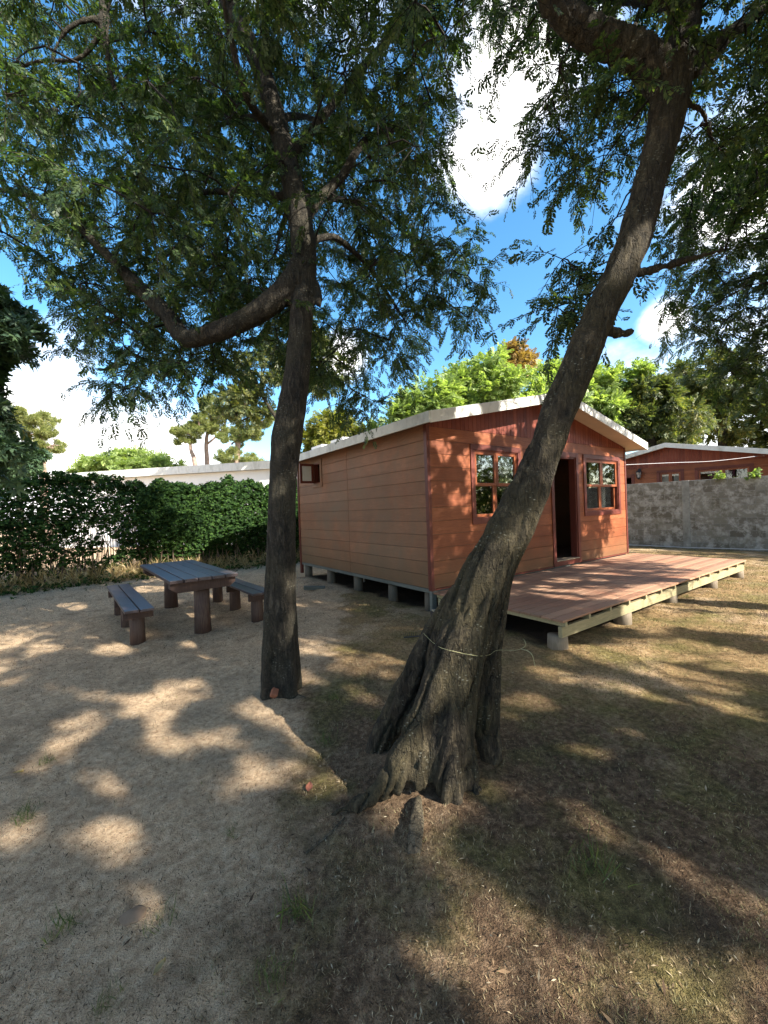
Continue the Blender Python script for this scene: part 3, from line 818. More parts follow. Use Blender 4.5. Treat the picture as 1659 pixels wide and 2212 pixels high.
def grow(limbs, centers, rg, mb, twigs=7, tl=(.25, .55), per=6, droop=.55, r_max=.03, up=.06):
    """thin branches from the limbs to every cluster centre, twigs round each centre; returns spray positions and axes"""
    nodes = np.concatenate(limbs)
    d0 = np.array([np.min(np.linalg.norm(nodes - c, axis=1)) for c in centers])
    order = np.argsort(d0); centers = centers[order]
    SP, SA = [], []
    for c in centers:
        d = np.linalg.norm(nodes - c, axis=1); j = int(np.argmin(d)); a = nodes[j]; L = d[j]
        if L > .05:
            ctl = (a + c) / 2 + np.array([rg.normal() * .16, rg.normal() * .16, up + rg.uniform(0, .22)]) * L
            n = max(4, int(L / .14)); path = bez(a, ctl, c, n) + rg.normal(size=(n, 3)) * .012
            path[0] = a
            mb.tube(path, np.linspace(min(r_max, .006 + .009 * L), .0045, n), 5)
            nodes = np.vstack([nodes, path[1:]])
        k = rg.integers(twigs - 2, twigs + 2)
        for _ in range(k):
            dr = rg.normal(size=3); dr[2] = dr[2] * .7 - droop; dr = nrm(dr); l = rg.uniform(*tl)
            ctl = c + dr * l * .5 + np.array([0, 0, .10 * l]); end = c + dr * l + np.array([0, 0, -.28 * l * droop])
            n = per; path = bez(c, ctl, end, n + 1)
            mb.tube(path[::2] if n % 2 == 0 else path, np.linspace(.004, .0018, len(path[::2]) if n % 2 == 0 else len(path)), 3)
            tg = nrm(np.gradient(path, axis=0))
            for i in range(1, n + 1):
                for sg in ((-1, 1) if i < n else (0,)):
                    side = nrm(np.cross(tg[i], (0, 0, 1)) + 1e-6)
                    ax = tg[i] * .75 + side * sg * .8 + rg.normal(size=3) * .3 + np.array([0, 0, -.55 * droop])
                    SP.append(path[i]); SA.append(ax)
    return np.array(SP), np.array(SA)

def sample_ell(ells, n, rg):
    """points in a union of ellipsoids (centre, radii, weight)"""
    w = np.array([e[2] * np.prod(e[1]) for e in ells], float); w /= w.sum(); out = []
    for (c, r, _), k in zip(ells, np.round(w * n).astype(int)):
        q = nrm(rg.normal(size=(k, 3))) * (rg.random((k, 1)) ** (1 / 2.4)); out.append(np.array(c) + q * np.array(r))
    return np.concatenate(out)
def shape_crown(pts, poly, near=1.7, margin=None):
    """keep the points that lie inside the crown's own outline as measured from the photograph, or out of the frame"""
    px, dep = project(pts)
    out = (dep < .4) | (px[:, 0] < -60) | (px[:, 0] > 1720) | (px[:, 1] < -60)
    ok = out | in_poly(px, poly)
    ok &= np.linalg.norm(pts - np.array([0, 0, 1.6]), axis=1) > near
    return pts[ok]
def thin(pts, dmin):
    keep = []
    for p in pts:
        if all((p[0] - q[0]) ** 2 + (p[1] - q[1]) ** 2 + (p[2] - q[2]) ** 2 > dmin * dmin for q in keep): keep.append(p)
    return np.array(keep)

# gaps in the crowns: the openings through which the sun reaches these spots of ground, trunk and wall
GAPS = []
for (x, y, w) in [(540, 1520, 90), (318, 1513, 130), (127, 1478, 45), (198, 1493, 70), (397, 1485, 100), (170, 1553, 110), (131, 1589, 80), (330, 1581, 100), (429, 1581, 50), (214, 1672, 70), (258, 1712, 60), (44, 1780, 120), (200, 1800, 130), (280, 1815, 110), (286, 1942, 100),
                  (560, 1650, 120), (650, 1670, 120), (715, 1650, 70), (690, 1392, 130), (790, 1440, 120), (850, 1420, 80), (1056, 1941, 130), (965, 1990, 70), (1267, 1785, 90), (1550, 1899, 140), (1405, 2020, 160), (1291, 2080, 140), (1120, 2160, 180), (1540, 2140, 200), (930, 1725, 110), (1056, 1694, 80), (1130, 1500, 100), (1180, 1450, 90), (1090, 1530, 60),
                  (1330, 1400, 90), (1420, 1440, 110), (1520, 1400, 120), (1600, 1340, 120), (1560, 1520, 80), (420, 1330, 60), (330, 1270, 80), (140, 1310, 90)]:
    p = G(x, y); GAPS.append((np.array(p), max(.06, .40 * w / F * p.y), 0))
for (x, y, Y, r) in [(1035, 1240, 2.3, .15), (1150, 1120, 2.34, .12), (1200, 930, 2.4, .12), (1385, 515, 2.45, .14), (1020, 1330, 2.25, .10), (905, 1780, 1.95, .09), (905, 1540, 2.2, .10), (985, 1600, 2.1, .13), (1000, 1690, 2.1, .13), (880, 1620, 2.15, .12), (940, 1480, 2.25, .10), (640, 1300, 3.6, .06)]:
    GAPS.append((np.array(P(x, y, Y)), r, 1))
for (x, y, w) in [(1300, 1330, 150), (1400, 1330, 160), (1500, 1300, 170), (1610, 1290, 150), (1450, 1400, 160), (1600, 1430, 150), (1250, 1400, 100), (1350, 1480, 110), (1500, 1470, 110), (1640, 1560, 90), (1240, 1600, 80), (1390, 1580, 70), (1480, 2080, 150), (1620, 2050, 120), (1220, 2030, 90), (1390, 2150, 170), (1000, 2140, 110), (840, 2010, 60), (780, 1500, 70), (1210, 1730, 60), (1420, 1860, 80), (1600, 1950, 90), (900, 1860, 60), (480, 1700, 60), (350, 1620, 60), (60, 1640, 70), (500, 1590, 70), (100, 1400, 60), (250, 1400, 70), (430, 1420, 60)]:
    p = G(x, y); GAPS.append((np.array(p), max(.06, .42 * w / F * p.y), 0))
gr = np.random.default_rng(404)
for _ in range(34): GAPS.append((np.array(CL(gr.uniform(.8, 6.4), gr.uniform(-2.1, -.1), .32)), gr.uniform(.05, .13), 2))
for s_ in np.arange(1.9, 5.4, .35): GAPS.append((np.array(CL(s_, -2.1, .22)), .22, 2))
for _ in range(34): GAPS.append((np.array(CL(gr.uniform(.2, 3.0), -.02, gr.uniform(1.5, 3.1))), gr.uniform(.07, .16), 2))
for _ in range(12): GAPS.append((np.array(CL(gr.uniform(2.6, 6.2), -.02, gr.uniform(.5, 2.9))), gr.uniform(.03, .09), 2))
for s_ in (2.0, 2.4, 2.8, 3.1): GAPS.append((np.array(CL(s_, -.42, 3.62 - .217 * abs(s_ - 3.16))), .2, 2))
for u_, z_ in ((3.2, 2.3), (3.8, 1.9), (4.3, 2.3), (4.7, 1.5), (4.0, 1.1), (3.4, .5), (2.5, .3), (1.6, .4), (4.6, .4), (5.2, 2.2)): GAPS.append((np.array([-8.55 + .816 * u_ + .3, 10.14 + .577 * u_ - .4, z_]), .5 if u_ > 3 and z_ > 1 else .34, 3))
SUNV = np.array(SUN)
def open_gaps(pts, extra=.03):
    pts = np.asarray(pts); keep = np.ones(len(pts), bool)
    for p, r, _ in GAPS:
        d = pts - p; t = d @ SUNV; perp = np.linalg.norm(d - t[:, None] * SUNV, axis=1)
        keep &= ~((t > .3) & (perp < r + extra))
    return keep

def fused(name, mb, voxel, mat, parent, lean=(0, 0), amp=.012, base_z=.0, furrow=1.0):
    """closed tubes melted into one skin, then furrowed like bark"""
    o = mb.build(name, mat, parent)
    md = o.modifiers.new('remesh', 'REMESH'); md.mode = 'VOXEL'; md.voxel_size = voxel
    sm = o.modifiers.new('smooth', 'SMOOTH'); sm.factor = .5; sm.iterations = 6
    dg = bpy.context.evaluated_depsgraph_get(); dg.update()
    me = bpy.data.meshes.new_from_object(o.evaluated_get(dg))
    o.modifiers.clear(); old = o.data; o.data = me; bpy.data.meshes.remove(old)
    if not me.materials: me.materials.append(mat)
    n = len(me.vertices); co = np.empty(n * 3, np.float32); me.vertices.foreach_get('co', co); co = co.reshape(-1, 3)
    no = np.empty(n * 3, np.float32); me.vertices.foreach_get('normal', no); no = no.reshape(-1, 3)
    out = co.copy()
    for i in range(n):
        x, y, z = co[i]; x2 = x - lean[0] * z; y2 = y - lean[1] * z
        w = furrow * max(0.25, min(1.0, 1.5 - z * .55))
        f = mnoise.noise(Vector((x2 * 10, y2 * 10, z * .8)))
        r1 = 1 - abs(f) * 2.2                                   # sharp furrows running up the trunk
        f2 = mnoise.fractal(Vector((x2 * 22, y2 * 22, z * 6)), 1.0, 2.0, 3)
        f3 = mnoise.noise(Vector((x * 4, y * 4, z * 2.2)))
        d = amp * (-1.5 * max(0, r1) ** 3 * w + .45 * f2 + .6 * f3 * w)
        out[i] += no[i] * d
    me.vertices.foreach_set('co', out.ravel())
    me.polygons.foreach_set('use_smooth', np.ones(len(me.polygons), bool))
    me.update()
    return o

def tree_crown(root, limbs, centers, rg, mat, tmpl=TF, size=(.12, .20), bud=None, **kw):
    mb = MB(); SP, SA = grow(limbs, centers, rg, mb, **kw)
    mb.build('branches', M['twig'], root)
    k_ = open_gaps(SP + nrm(SA) * .07, .22 * float(np.mean(size))); SP, SA = SP[k_], SA[k_]
    nn = nrm(rg.normal(size=SP.shape) * .6 + np.array([0, 0, 1.0]))
    leaf_cloud('crown', mat, SP, SA, nn, rg.uniform(*size, len(SP)), tmpl, root)
    return len(SP)

# ------------------------------------------------------------------ upright tree on the left
t1 = empty('cypress_tree', (0, 0, 0))
tag(t1, 'upright tree with one thick low bough curving left, next to the picnic table', 'tree')
mb = MB(); LIMBS1 = []
def limb(mb, store, pts, rpx, n=18, per=6):
    """pts: (x, y, Y) in the view; rpx: radius there in px"""
    w = [P(*p) for p in pts]; r = [q / F * p[2] for q, p in zip(rpx, pts)]
    a, b_ = smooth_path(w, r, per); mb.tube(a, b_, n); store.append(a)
    return a
limb(mb, LIMBS1, [(607, 1520, 3.69), (606, 1480, 3.69), (606, 1400, 3.69), (607, 1250, 3.69), (609, 1100, 3.69), (612, 1030, 3.69), (619, 950, 3.69), (629, 890, 3.70), (642, 800, 3.72), (650, 700, 3.74), (658, 600, 3.78), (656, 530, 3.80), (642, 440, 3.84), (618, 340, 3.9), (592, 240, 3.98), (560, 140, 4.05), (520, 60, 4.12), (478, -40, 4.2), (430, -220, 4.3), (400, -480, 4.35)], [34, 33, 31, 30, 30, 29, 33, 31, 27, 25, 25, 27, 24, 22, 21, 20, 19, 18, 16, 8], 26)
limb(mb, [], [(578, 1520, 3.60), (578, 1480, 3.60), (582, 1380, 3.62), (588, 1250, 3.65), (594, 1120, 3.67), (602, 1000, 3.69)], [19, 18, 17, 16, 16, 18], 16)
limb(mb, [], [(640, 1500, 3.78), (634, 1420, 3.74), (626, 1300, 3.70), (620, 1150, 3.69)], [16, 14, 15, 18], 14)
limb(mb, [], [(628, 1510, 3.60), (622, 1420, 3.64), (616, 1300, 3.68)], [17, 16, 16], 14)
limb(mb, LIMBS1, [(650, 575, 3.78), (632, 610, 3.75), (585, 655, 3.72), (530, 690, 3.72), (465, 718, 3.74), (408, 732, 3.78), (385, 715, 3.84), (362, 680, 3.9), (325, 645, 3.98), (292, 612, 4.05), (252, 570, 4.12), (212, 530, 4.2), (165, 485, 4.3), (110, 440, 4.4), (50, 420, 4.5), (-60, 400, 4.6)], [26, 27, 25, 22, 20, 19, 19, 18, 17, 15, 10, 9, 8, 7, 6, 4], 18)
limb(mb, LIMBS1, [(295, 622, 4.05), (283, 612, 4.03), (277, 600, 4.02)], [16, 15, 11], 12)
limb(mb, LIMBS1, [(660, 470, 3.84), (700, 420, 3.9), (740, 380, 4.0), (768, 330, 4.1), (800, 295, 4.3), (850, 280, 4.5), (910, 260, 4.7)], [12, 11, 10, 9, 8, 7, 4], 10)
limb(mb, LIMBS1, [(672, 520, 3.84), (720, 512, 4.0), (760, 540, 4.2), (800, 580, 4.4), (840, 640, 4.6), (880, 700, 4.8)], [9, 8, 7, 6, 5, 3], 8)
limb(mb, LIMBS1, [(688, 660, 3.70), (690, 640, 3.76), (680, 610, 3.78)], [7, 8, 9], 8)
limb(mb, LIMBS1, [(600, 290, 3.95), (560, 250, 3.7), (530, 200, 3.5), (500, 90, 3.3), (480, -20, 3.1)], [11, 10, 9, 8, 6], 8)
limb(mb, LIMBS1, [(430, -220, 4.3), (330, -160, 3.9), (240, -30, 3.7), (225, 40, 3.66), (232, 120, 3.7), (250, 200, 3.8), (290, 270, 3.95)], [12, 12, 12, 10, 7, 5, 3], 10)
limb(mb, LIMBS1, [(228, 40, 3.66), (180, 45, 3.6), (140, 70, 3.6), (115, 120, 3.65), (100, 180, 3.7)], [7, 6, 5, 4, 2], 8)
limb(mb, LIMBS1, [(230, 50, 3.66), (195, 105, 3.72), (160, 130, 3.75), (90, 132, 3.8), (30, 150, 3.85), (-30, 175, 3.9)], [7, 6, 5, 5, 4, 3], 8)
limb(mb, LIMBS1, [(620, 350, 3.9), (700, 250, 4.2), (780, 150, 4.6), (860, 60, 5.0), (930, -60, 5.3)], [11, 10, 9, 8, 5], 8)
limb(mb, LIMBS1, [(430, -220, 4.3), (600, -260, 4.6), (800, -200, 5.0), (950, -150, 5.2)], [13, 11, 9, 5], 8)
for (x, y, z) in ((-2.6, 5.6, 6.6), (-3.6, 5.4, 5.6), (-0.4, 5.8, 6.8), (0.5, 5.7, 5.4), (-1.6, 6.2, 5.2)):
    a = np.array(P(600, 260, 3.97)) if z > 6 else np.array(P(640, 430, 3.86)); c = np.array([x, y, z])
    pth = bez(a, (a + c) / 2 + (0, 0, .4), c, 12); mb.tube(pth, np.linspace(.045, .012, 12), 8); LIMBS1.append(pth)
fused('trunk', mb, .016, M['bark2'], t1, lean=(0.05, 0), amp=.010, furrow=.9)
POLY1 = [(-500, -3000), (1000, -3000), (985, 0), (985, 130), (970, 300), (965, 430), (960, 500), (1060, 520), (1075, 580), (1060, 640), (1060, 680), (990, 700), (900, 740), (850, 800), (810, 880), (770, 890), (720, 850), (690, 860), (650, 800), (560, 760), (500, 800), (430, 810), (390, 850), (330, 870), (270, 870), (215, 830), (160, 780), (150, 680), (110, 600), (60, 520), (-500, 480)]
rg = np.random.default_rng(11)
pts = sample_ell([((-1.6, 4.9, 5.9), (3.6, 2.0, 3.2), 1.0), ((-2.4, 4.5, 3.9), (1.9, 1.0, 1.3), 2.0), ((0.35, 5.0, 4.2), (1.3, 1.0, 1.8), 1.8), ((-.6, 3.6, 6.0), (2.4, 1.2, 1.6), 1.0)], 1500, rg)
pts = shape_crown(pts, POLY1, 2.4)
pts = thin(pts, .35)
print('crown 1 clusters', len(pts))
n1 = tree_crown(t1, LIMBS1, pts, rg, M['leaf_a'], tmpl=TF3, size=(.062, .132))

# ------------------------------------------------------------------ leaning tree in front
t2 = empty('leaning_tree', (0, 0, 0))
tag(t2, 'big leaning tree with flared buttress roots growing in front of the cabin', 'tree')
mb = MB(); LIMBS2 = []
limb(mb, LIMBS2, [(958, 1600, 2.44), (975, 1520, 2.44), (1000, 1400, 2.45), (1037, 1300, 2.46), (1074, 1200, 2.48), (1126, 1100, 2.50), (1166, 1000, 2.52), (1190, 940, 2.53), (1210, 880, 2.54), (1247, 800, 2.55), (1285, 700, 2.56), (1335, 600, 2.58), (1376, 500, 2.6), (1402, 400, 2.62), (1430, 300, 2.64), (1449, 200, 2.66), (1462, 120, 2.68), (1477, 40, 2.7), (1490, -60, 2.72), (1505, -250, 2.75), (1530, -600, 2.8)], [48, 50, 52, 54, 49, 46, 38, 36, 37, 36, 34, 34, 35, 33, 34, 38, 34, 31, 28, 24, 10], 40)
# buttresses and surface roots
limb(mb, [], [(812, 1640, 2.72), (826, 1600, 2.72), (862, 1530, 2.68), (905, 1445, 2.62), (953, 1360, 2.56), (1006, 1270, 2.52), (1060, 1180, 2.50), (1110, 1080, 2.51), (1150, 1000, 2.52)], [30, 31, 32, 33, 34, 33, 30, 26, 22], 20)
limb(mb, [], [(846, 1690, 2.24), (868, 1640, 2.27), (905, 1570, 2.32), (945, 1480, 2.36), (985, 1380, 2.38), (1032, 1270, 2.42), (1085, 1160, 2.45), (1130, 1060, 2.49)], [30, 34, 38, 39, 38, 34, 30, 24], 20)
limb(mb, [], [(866, 1650, 2.26), (845, 1685, 2.22), (815, 1712, 2.19), (785, 1728, 2.17), (755, 1742, 2.15), (735, 1752, 2.14), (705, 1775, 2.12)], [40, 36, 22, 16, 11, 8, 6], 14)
limb(mb, [], [(800, 1716, 2.17), (783, 1738, 2.14), (772, 1762, 2.11)], [15, 12, 7], 12)
limb(mb, [], [(975, 1740, 2.17), (968, 1690, 2.20), (968, 1610, 2.26), (985, 1510, 2.32), (1014, 1400, 2.36), (1060, 1270, 2.40), (1105, 1150, 2.45)], [28, 34, 36, 36, 34, 30, 24], 18)
limb(mb, [], [(908, 1712, 2.2), (912, 1660, 2.24), (930, 1580, 2.30), (955, 1500, 2.34)], [15, 25, 30, 30], 16)
limb(mb, [], [(1034, 1738, 2.22), (1022, 1700, 2.24), (1003, 1640, 2.28), (998, 1560, 2.32), (1012, 1450, 2.36), (1040, 1340, 2.4)], [15, 23, 26, 28, 32, 34], 16)
limb(mb, [], [(1075, 1655, 2.50), (1062, 1630, 2.50), (1050, 1570, 2.49), (1046, 1480, 2.48), (1056, 1380, 2.47), (1072, 1290, 2.47), (1095, 1190, 2.49), (1130, 1090, 2.5)], [20, 27, 31, 34, 35, 35, 33, 28], 16)
limb(mb, LIMBS2, [(1440, 180, 2.66), (1400, 130, 2.66), (1350, 105, 2.66), (1295, 82, 2.66), (1240, 48, 2.66), (1198, 5, 2.66), (1165, -60, 2.66), (1130, -160, 2.7), (1080, -300, 2.8)], [38, 36, 33, 31, 29, 27, 25, 22, 10], 22)
limb(mb, LIMBS2, [(1475, 130, 2.68), (1525, 105, 2.75), (1560, 85, 2.85), (1620, 40, 3.0), (1700, -30, 3.2), (1800, -120, 3.4)], [28, 22, 16, 12, 9, 5], 12)
limb(mb, LIMBS2, [(1490, 160, 2.68), (1530, 140, 2.72), (1580, 80, 2.8), (1640, 20, 2.9)], [14, 10, 7, 4], 8)
limb(mb, LIMBS2, [(1372, 592, 2.58), (1420, 580, 2.75), (1470, 565, 2.95), (1560, 540, 3.3)], [10, 9, 8, 4], 8)
limb(mb, LIMBS2, [(1300, 712, 2.56), (1345, 720, 2.58), (1366, 717, 2.62)], [11, 10, 8], 10)
limb(mb, LIMBS2, [(1480, 220, 2.66), (1520, 245, 2.75), (1535, 290, 2.85), (1560, 330, 2.95)], [8, 6, 4, 2], 8)
limb(mb, LIMBS2, [(1415, 200, 2.64), (1390, 130, 3.0), (1370, 60, 3.3), (1420, -60, 3.5)], [9, 8, 7, 4], 8)
for (x, y, z) in ((3.4, 3.6, 6.8), (3.2, 2.0, 6.0), (1.8, 4.2, 6.6), (2.2, 1.0, 6.6), (1.4, 3.3, 5.6), (4.6, 1.2, 5.9), (5.6, .2, 6.2), (4.4, -.4, 6.4), (2.4, 4.0, 8.6), (1.2, 4.4, 9.0), (3.8, 4.2, 9.0), (2.6, 2.8, 9.2)):
    a = np.array(P(1480, 20, 2.7)); c = np.array([x, y, z]); pth = bez(a, (a + c) / 2 + (0, 0, .3), c, 12); mb.tube(pth, np.linspace(.05, .012, 12), 8); LIMBS2.append(pth)
tr2 = fused('trunk', mb, .0125, M['bark'], t2, lean=(0.36, 0.02), amp=.024)
POLY2 = [(1020, -3000), (1030, 20), (1080, 110), (1130, 170), (1150, 230), (1120, 330), (1200, 400), (1190, 420), (1290, 430), (1350, 380), (1400, 300), (1520, 300), (1560, 380), (1660, 360), (2600, 300), (2600, -3000)]
rg = np.random.default_rng(23)
pts = sample_ell([((2.2, 2.9, 6.2), (2.6, 2.0, 2.0), 1.0), ((1.35, 3.4, 4.5), (1.0, .7, .9), 1.6), ((2.9, 3.0, 4.8), (.9, .9, .8), 1.6), ((5.0, .5, 6.0), (2.0, 1.7, 1.5), 1.6), ((2.4, 4.0, 9.3), (2.8, 2.4, 1.5), 1.3)], 1700, rg)
pts = shape_crown(pts, POLY2, 2.6); pts = thin(pts, .33)
ex = np.array([tuple(P(*q)) for q in [(1215, 560, 3.1), (1205, 665, 2.9), (1250, 615, 2.9), (1290, 590, 3.0), (1240, 660, 2.9), (1330, 470, 3.0)]])
pts = np.concatenate([pts, ex]); print('crown 2 clusters', len(pts))
tree_crown(t2, LIMBS2, pts, rg, M['leaf_a'], tmpl=TF3, size=(.055, .118))
# knob of root that breaks the surface in front of the tree
b = MB()
kp = [G(905, 1722), G(903, 1745), G(900, 1790), G(897, 1828), G(893, 1850)]
kp = [Vector((p.x, p.y, gz1(p.x, p.y) + dz)) for p, dz in zip(kp, (-.03, .02, .032, .02, -.03))]
a, r_ = smooth_path(kp, [.02, .028, .036, .028, .012], 6); b.tube(a, r_, 14)
for off in (-.016, .018):
    q = [Vector((p.x + off + i * .003 * (1 if off > 0 else -1), p.y, p.z + .012)) for i, p in enumerate(kp[1:])]; a, r_ = smooth_path(q, [.008, .018, .018, .006], 5); b.tube(a, r_, 10)
fused('root', b, .006, M['root_bark'], t2, amp=.004)

# ------------------------------------------------------------------ tree whose boughs hang in from the right
t3 = empty('cypress_tree', (0, 0, 0))
tag(t3, 'dense tree whose dark feathery boughs hang in at the right over the block wall', 'tree')
mb = MB(); LIMBS3 = []
def limb_w(mb, store, pts, rad, n=12):
    a, r_ = smooth_path(pts, rad, 6); mb.tube(a, r_, n); store.append(a); return a
limb_w(mb, LIMBS3, [(8.4, 3.9, -.2), (8.4, 3.9, .6), (8.3, 3.9, 2.2), (8.1, 4.0, 4.0), (8.0, 4.1, 6.0), (8.0, 4.1, 8.2)], [.34, .28, .24, .2, .14, .05], 20)
for (x, y, z) in ((5.0, 5.0, 4.4), (4.6, 6.0, 5.6), (5.6, 3.6, 5.4), (6.2, 6.6, 3.8), (6.0, 2.0, 5.0), (9.5, 6.5, 6), (10.5, 3, 5.5), (7.5, 1.2, 6.5), (5.2, 4.8, 7.0), (6.6, 5.6, 7.6), (5.6, 5.4, 3.4)):
    a = np.array([8.1, 4.0, min(z - .3, 6.5)]); c = np.array([x, y, z]); pth = bez(a, (a + c) / 2 + (0, 0, .5), c, 12); mb.tube(pth, np.linspace(.08, .015, 12), 8); LIMBS3.append(pth)
fused('trunk', mb, .03, M['bark2'], t3, amp=.012)
POLY3 = [(1480, 350), (1540, 300), (1700, 250), (2900, -200), (2900, 1100), (1760, 980), (1665, 920), (1610, 860), (1560, 800), (1500, 730), (1440, 700), (1420, 620), (1440, 500)]
rg = np.random.default_rng(37)
pts = sample_ell([((7.2, 4.4, 5.4), (3.4, 3.0, 2.9), 1.0), ((5.2, 5.4, 4.2), (1.2, 1.6, 1.5), 2.6), ((5.0, 5.2, 5.6), (1.3, 1.3, 1.8), 2.2)], 1700, rg)
pts = shape_crown(pts, POLY3, 2.6); pts = thin(pts, .37); print('crown 3 clusters', len(pts))
tree_crown(t3, LIMBS3, pts, rg, M['leaf_a'], tmpl=TF3, size=(.075, .16))

# ------------------------------------------------------------------ trees behind the photographer that shade the yard
def shade_tree(x, y, h, ells, seed, label, nc=330, dm=.42):
    o = empty('cypress_tree', (0, 0, 0)); tag(o, label, 'tree')
    mb = MB(); L = []
    limb_w(mb, L, [(x, y, -.2), (x, y, 1), (x + .1, y, h * .5), (x, y + .1, h * .95)], [.3, .25, .18, .05], 16)
    rg = np.random.default_rng(seed)
    pts = thin(sample_ell(ells, nc, rg), dm)
    pts = pts[np.linalg.norm(pts - np.array([0, 0, 1.6]), axis=1) > 2.6]
    px, dep = project(pts); pts = pts[~((dep > .2) & (px[:, 0] < 1700) & (px[:, 0] > -50) & (px[:, 1] > -50))]
    for c in pts[rg.choice(len(pts), 9, replace=False)]:
        a = np.array([x, y, max(1.8, c[2] - 1.0)]); pth = bez(a, (a + c) / 2 + (0, 0, .3), c, 10); mb.tube(pth, np.linspace(.07, .015, 10), 8); L.append(pth)
    mb.build('trunk', M['bark2'], o, smooth=True)
    tree_crown(o, L, pts, rg, M['leaf_a'], tmpl=TF2, size=(.17, .26), per=5, twigs=11, tl=(.2, .5))
shade_tree(9.6, -1.9, 8.5, [((8.6, -3.0, 6.2), (4.2, 3.8, 2.7), 1.0)], 5, 'tall tree standing behind the viewer that shades the yard', 900, .5)
shade_tree(4.2, -4.6, 8.0, [((4.3, -3.9, 5.6), (3.0, 2.7, 2.2), 1.0)], 6, 'second tall tree behind the viewer, nearer the sandy side', 500, .5)
# ------------------------------------------------------------------ left edge: broad leaved tree
def simple_tree(name, label, cat, base, trunk, centers, rg, mat, tmpl, size, bark, per=6, group=None, **kw):
    o = empty(name, (0, 0, 0)); tag(o, label, cat, group)
    mb = MB(); L = []
    for pts, rad in trunk: limb_w(mb, L, pts, rad, 12)
    mb.build('trunk', bark, o, smooth=True)
    tree_crown(o, L, centers, rg, mat, tmpl=tmpl, size=size, per=per, **kw)
    return o
rg = np.random.default_rng(41)
POLYL = [(-800, 520), (-40, 570), (10, 610), (50, 690), (60, 740), (20, 770), (-20, 780), (-40, 890), (0, 910), (10, 980), (-20, 1030), (-800, 1150)]
c = sample_ell([((-5.4, 4.6, 4.2), (1.6, 1.2, 1.5), 1.0), ((-5.6, 4.9, 2.6), (1.5, 1.0, 0.9), 1.2)], 700, rg)
px_, dep_ = project(c); c = c[in_poly(px_, POLYL)]
c = thin(c, .22); print('left tree', len(c))
simple_tree('broadleaf_tree', 'tree with long dark pointed leaves reaching in at the left edge above the hedge', 'tree', None,
            [([(-6.6, 4.7, -.2), (-6.5, 4.7, 1.5), (-6.3, 4.7, 3.2), (-6.1, 4.6, 5.4)], [.16, .13, .1, .04]), ([(-6.35, 4.7, 2.9), (-5.6, 4.6, 3.6), (-4.9, 4.6, 3.8)], [.07, .05, .02]), ([(-6.45, 4.7, 2.0), (-5.8, 4.8, 2.5), (-5.0, 4.9, 2.6)], [.06, .04, .02])],
            c, rg, M['leaf_b'], TL, (.13, .21), M['bark2'], per=4, twigs=8, droop=.4, tl=(.18, .4))

# ------------------------------------------------------------------ far trees
def bg_tree(name, label, blobs, Y, mat, tmpl, lsize, n_clump, per_clump, trunks, bark, seed, group=None, clump=.16, dz=1.0):
    """blobs: (x, y, rx, ry) in the view, made into volumes at distance Y"""
    o = empty(name, (0, 0, 0)); tag(o, label, 'tree', group)
    rg = np.random.default_rng(seed); mb = MB()
    for pts, rad in trunks:
        w = [P(x, y, Y) if y < 1085 else Vector((P(x, 1000, Y).x, Y, -.2)) for x, y in pts]
        a, r_ = smooth_path(w, rad, 5); mb.tube(a, r_, 10)
    POS, AX, NO = [], [], []
    tot = sum(b_[2] * b_[3] for b_ in blobs)
    for (x, y, rx, ry) in blobs:
        c = np.array(P(x, y, Y)); k = Y / F; rad = np.array([rx * k, max(rx, ry) * k * .8 * dz, ry * k])
        m = max(4, int(n_clump * rx * ry / tot))
        q = nrm(rg.normal(size=(m, 3))) * (rg.random((m, 1)) ** (1 / 4.0))
        cl = c + q * rad * .88
        for cc, qq in zip(cl, q):
            cr = clump * (rad.mean() ** .5) * rg.uniform(.7, 1.5)
            u = nrm(rg.normal(size=(per_clump, 3))) * (rg.random((per_clump, 1)) ** (1 / 3)) * cr * np.array([1.15, 1.15, .7])
            POS.append(cc + u); AX.append(nrm(u + 1e-6) * .8 + qq * .5 + rg.normal(size=u.shape) * .5 + (0, 0, -.25)); NO.append(rg.normal(size=u.shape) * .5 + qq * .6 + (0, 0, .9))
            if rg.random() < .25:
                base = np.array([c[0], c[1], c[2] - rad[2] * .6]); pth = bez(base, (base + cc) / 2 + (0, 0, .1), cc, 5); mb.tube(pth, np.linspace(.05, .012, 5) * (Y / 20), 5)
    mb.build('trunk', bark, o, smooth=True)
    POS, AX, NO = map(np.concatenate, (POS, AX, NO))
    leaf_cloud('crown', mat, POS, AX, NO, rg.uniform(lsize * .7, lsize * 1.2, len(POS)), tmpl, o)
    return o
BT = 'leafy trees beyond the cabin roof'
bg_tree('leafy_tree', 'bright green feathery tree rising over the middle of the cabin roof', [(1050, 830, 90, 70), (1090, 880, 120, 90), (1010, 850, 70, 60)], 17, M['leaf_bright'], TF2, .40, 150, 32, [([(1060, 1100), (1062, 980), (1060, 860)], [.22, .18, .06])], M['bark2'], 51)
bg_tree('leafy_tree', 'deeper green feathery tree over the left half of the cabin roof', [(930, 880, 85, 60), (880, 920, 80, 60), (960, 930, 80, 60)], 16, M['leaf_bright'], TF2, .38, 150, 30, [([(920, 1100), (925, 980), (920, 880)], [.2, .16, .05])], M['bark2'], 52)
bg_tree('leafy_tree', 'bright green tree seen just right of the leaning trunk behind the ridge', [(1180, 840, 60, 55), (1275, 850, 70, 60), (1340, 840, 70, 60), (1250, 900, 120, 60)], 18, M['leaf_bright'], TF2, .40, 170, 30, [([(1270, 1100), (1270, 980), (1275, 860)], [.22, .18, .06])], M['bark2'], 53)
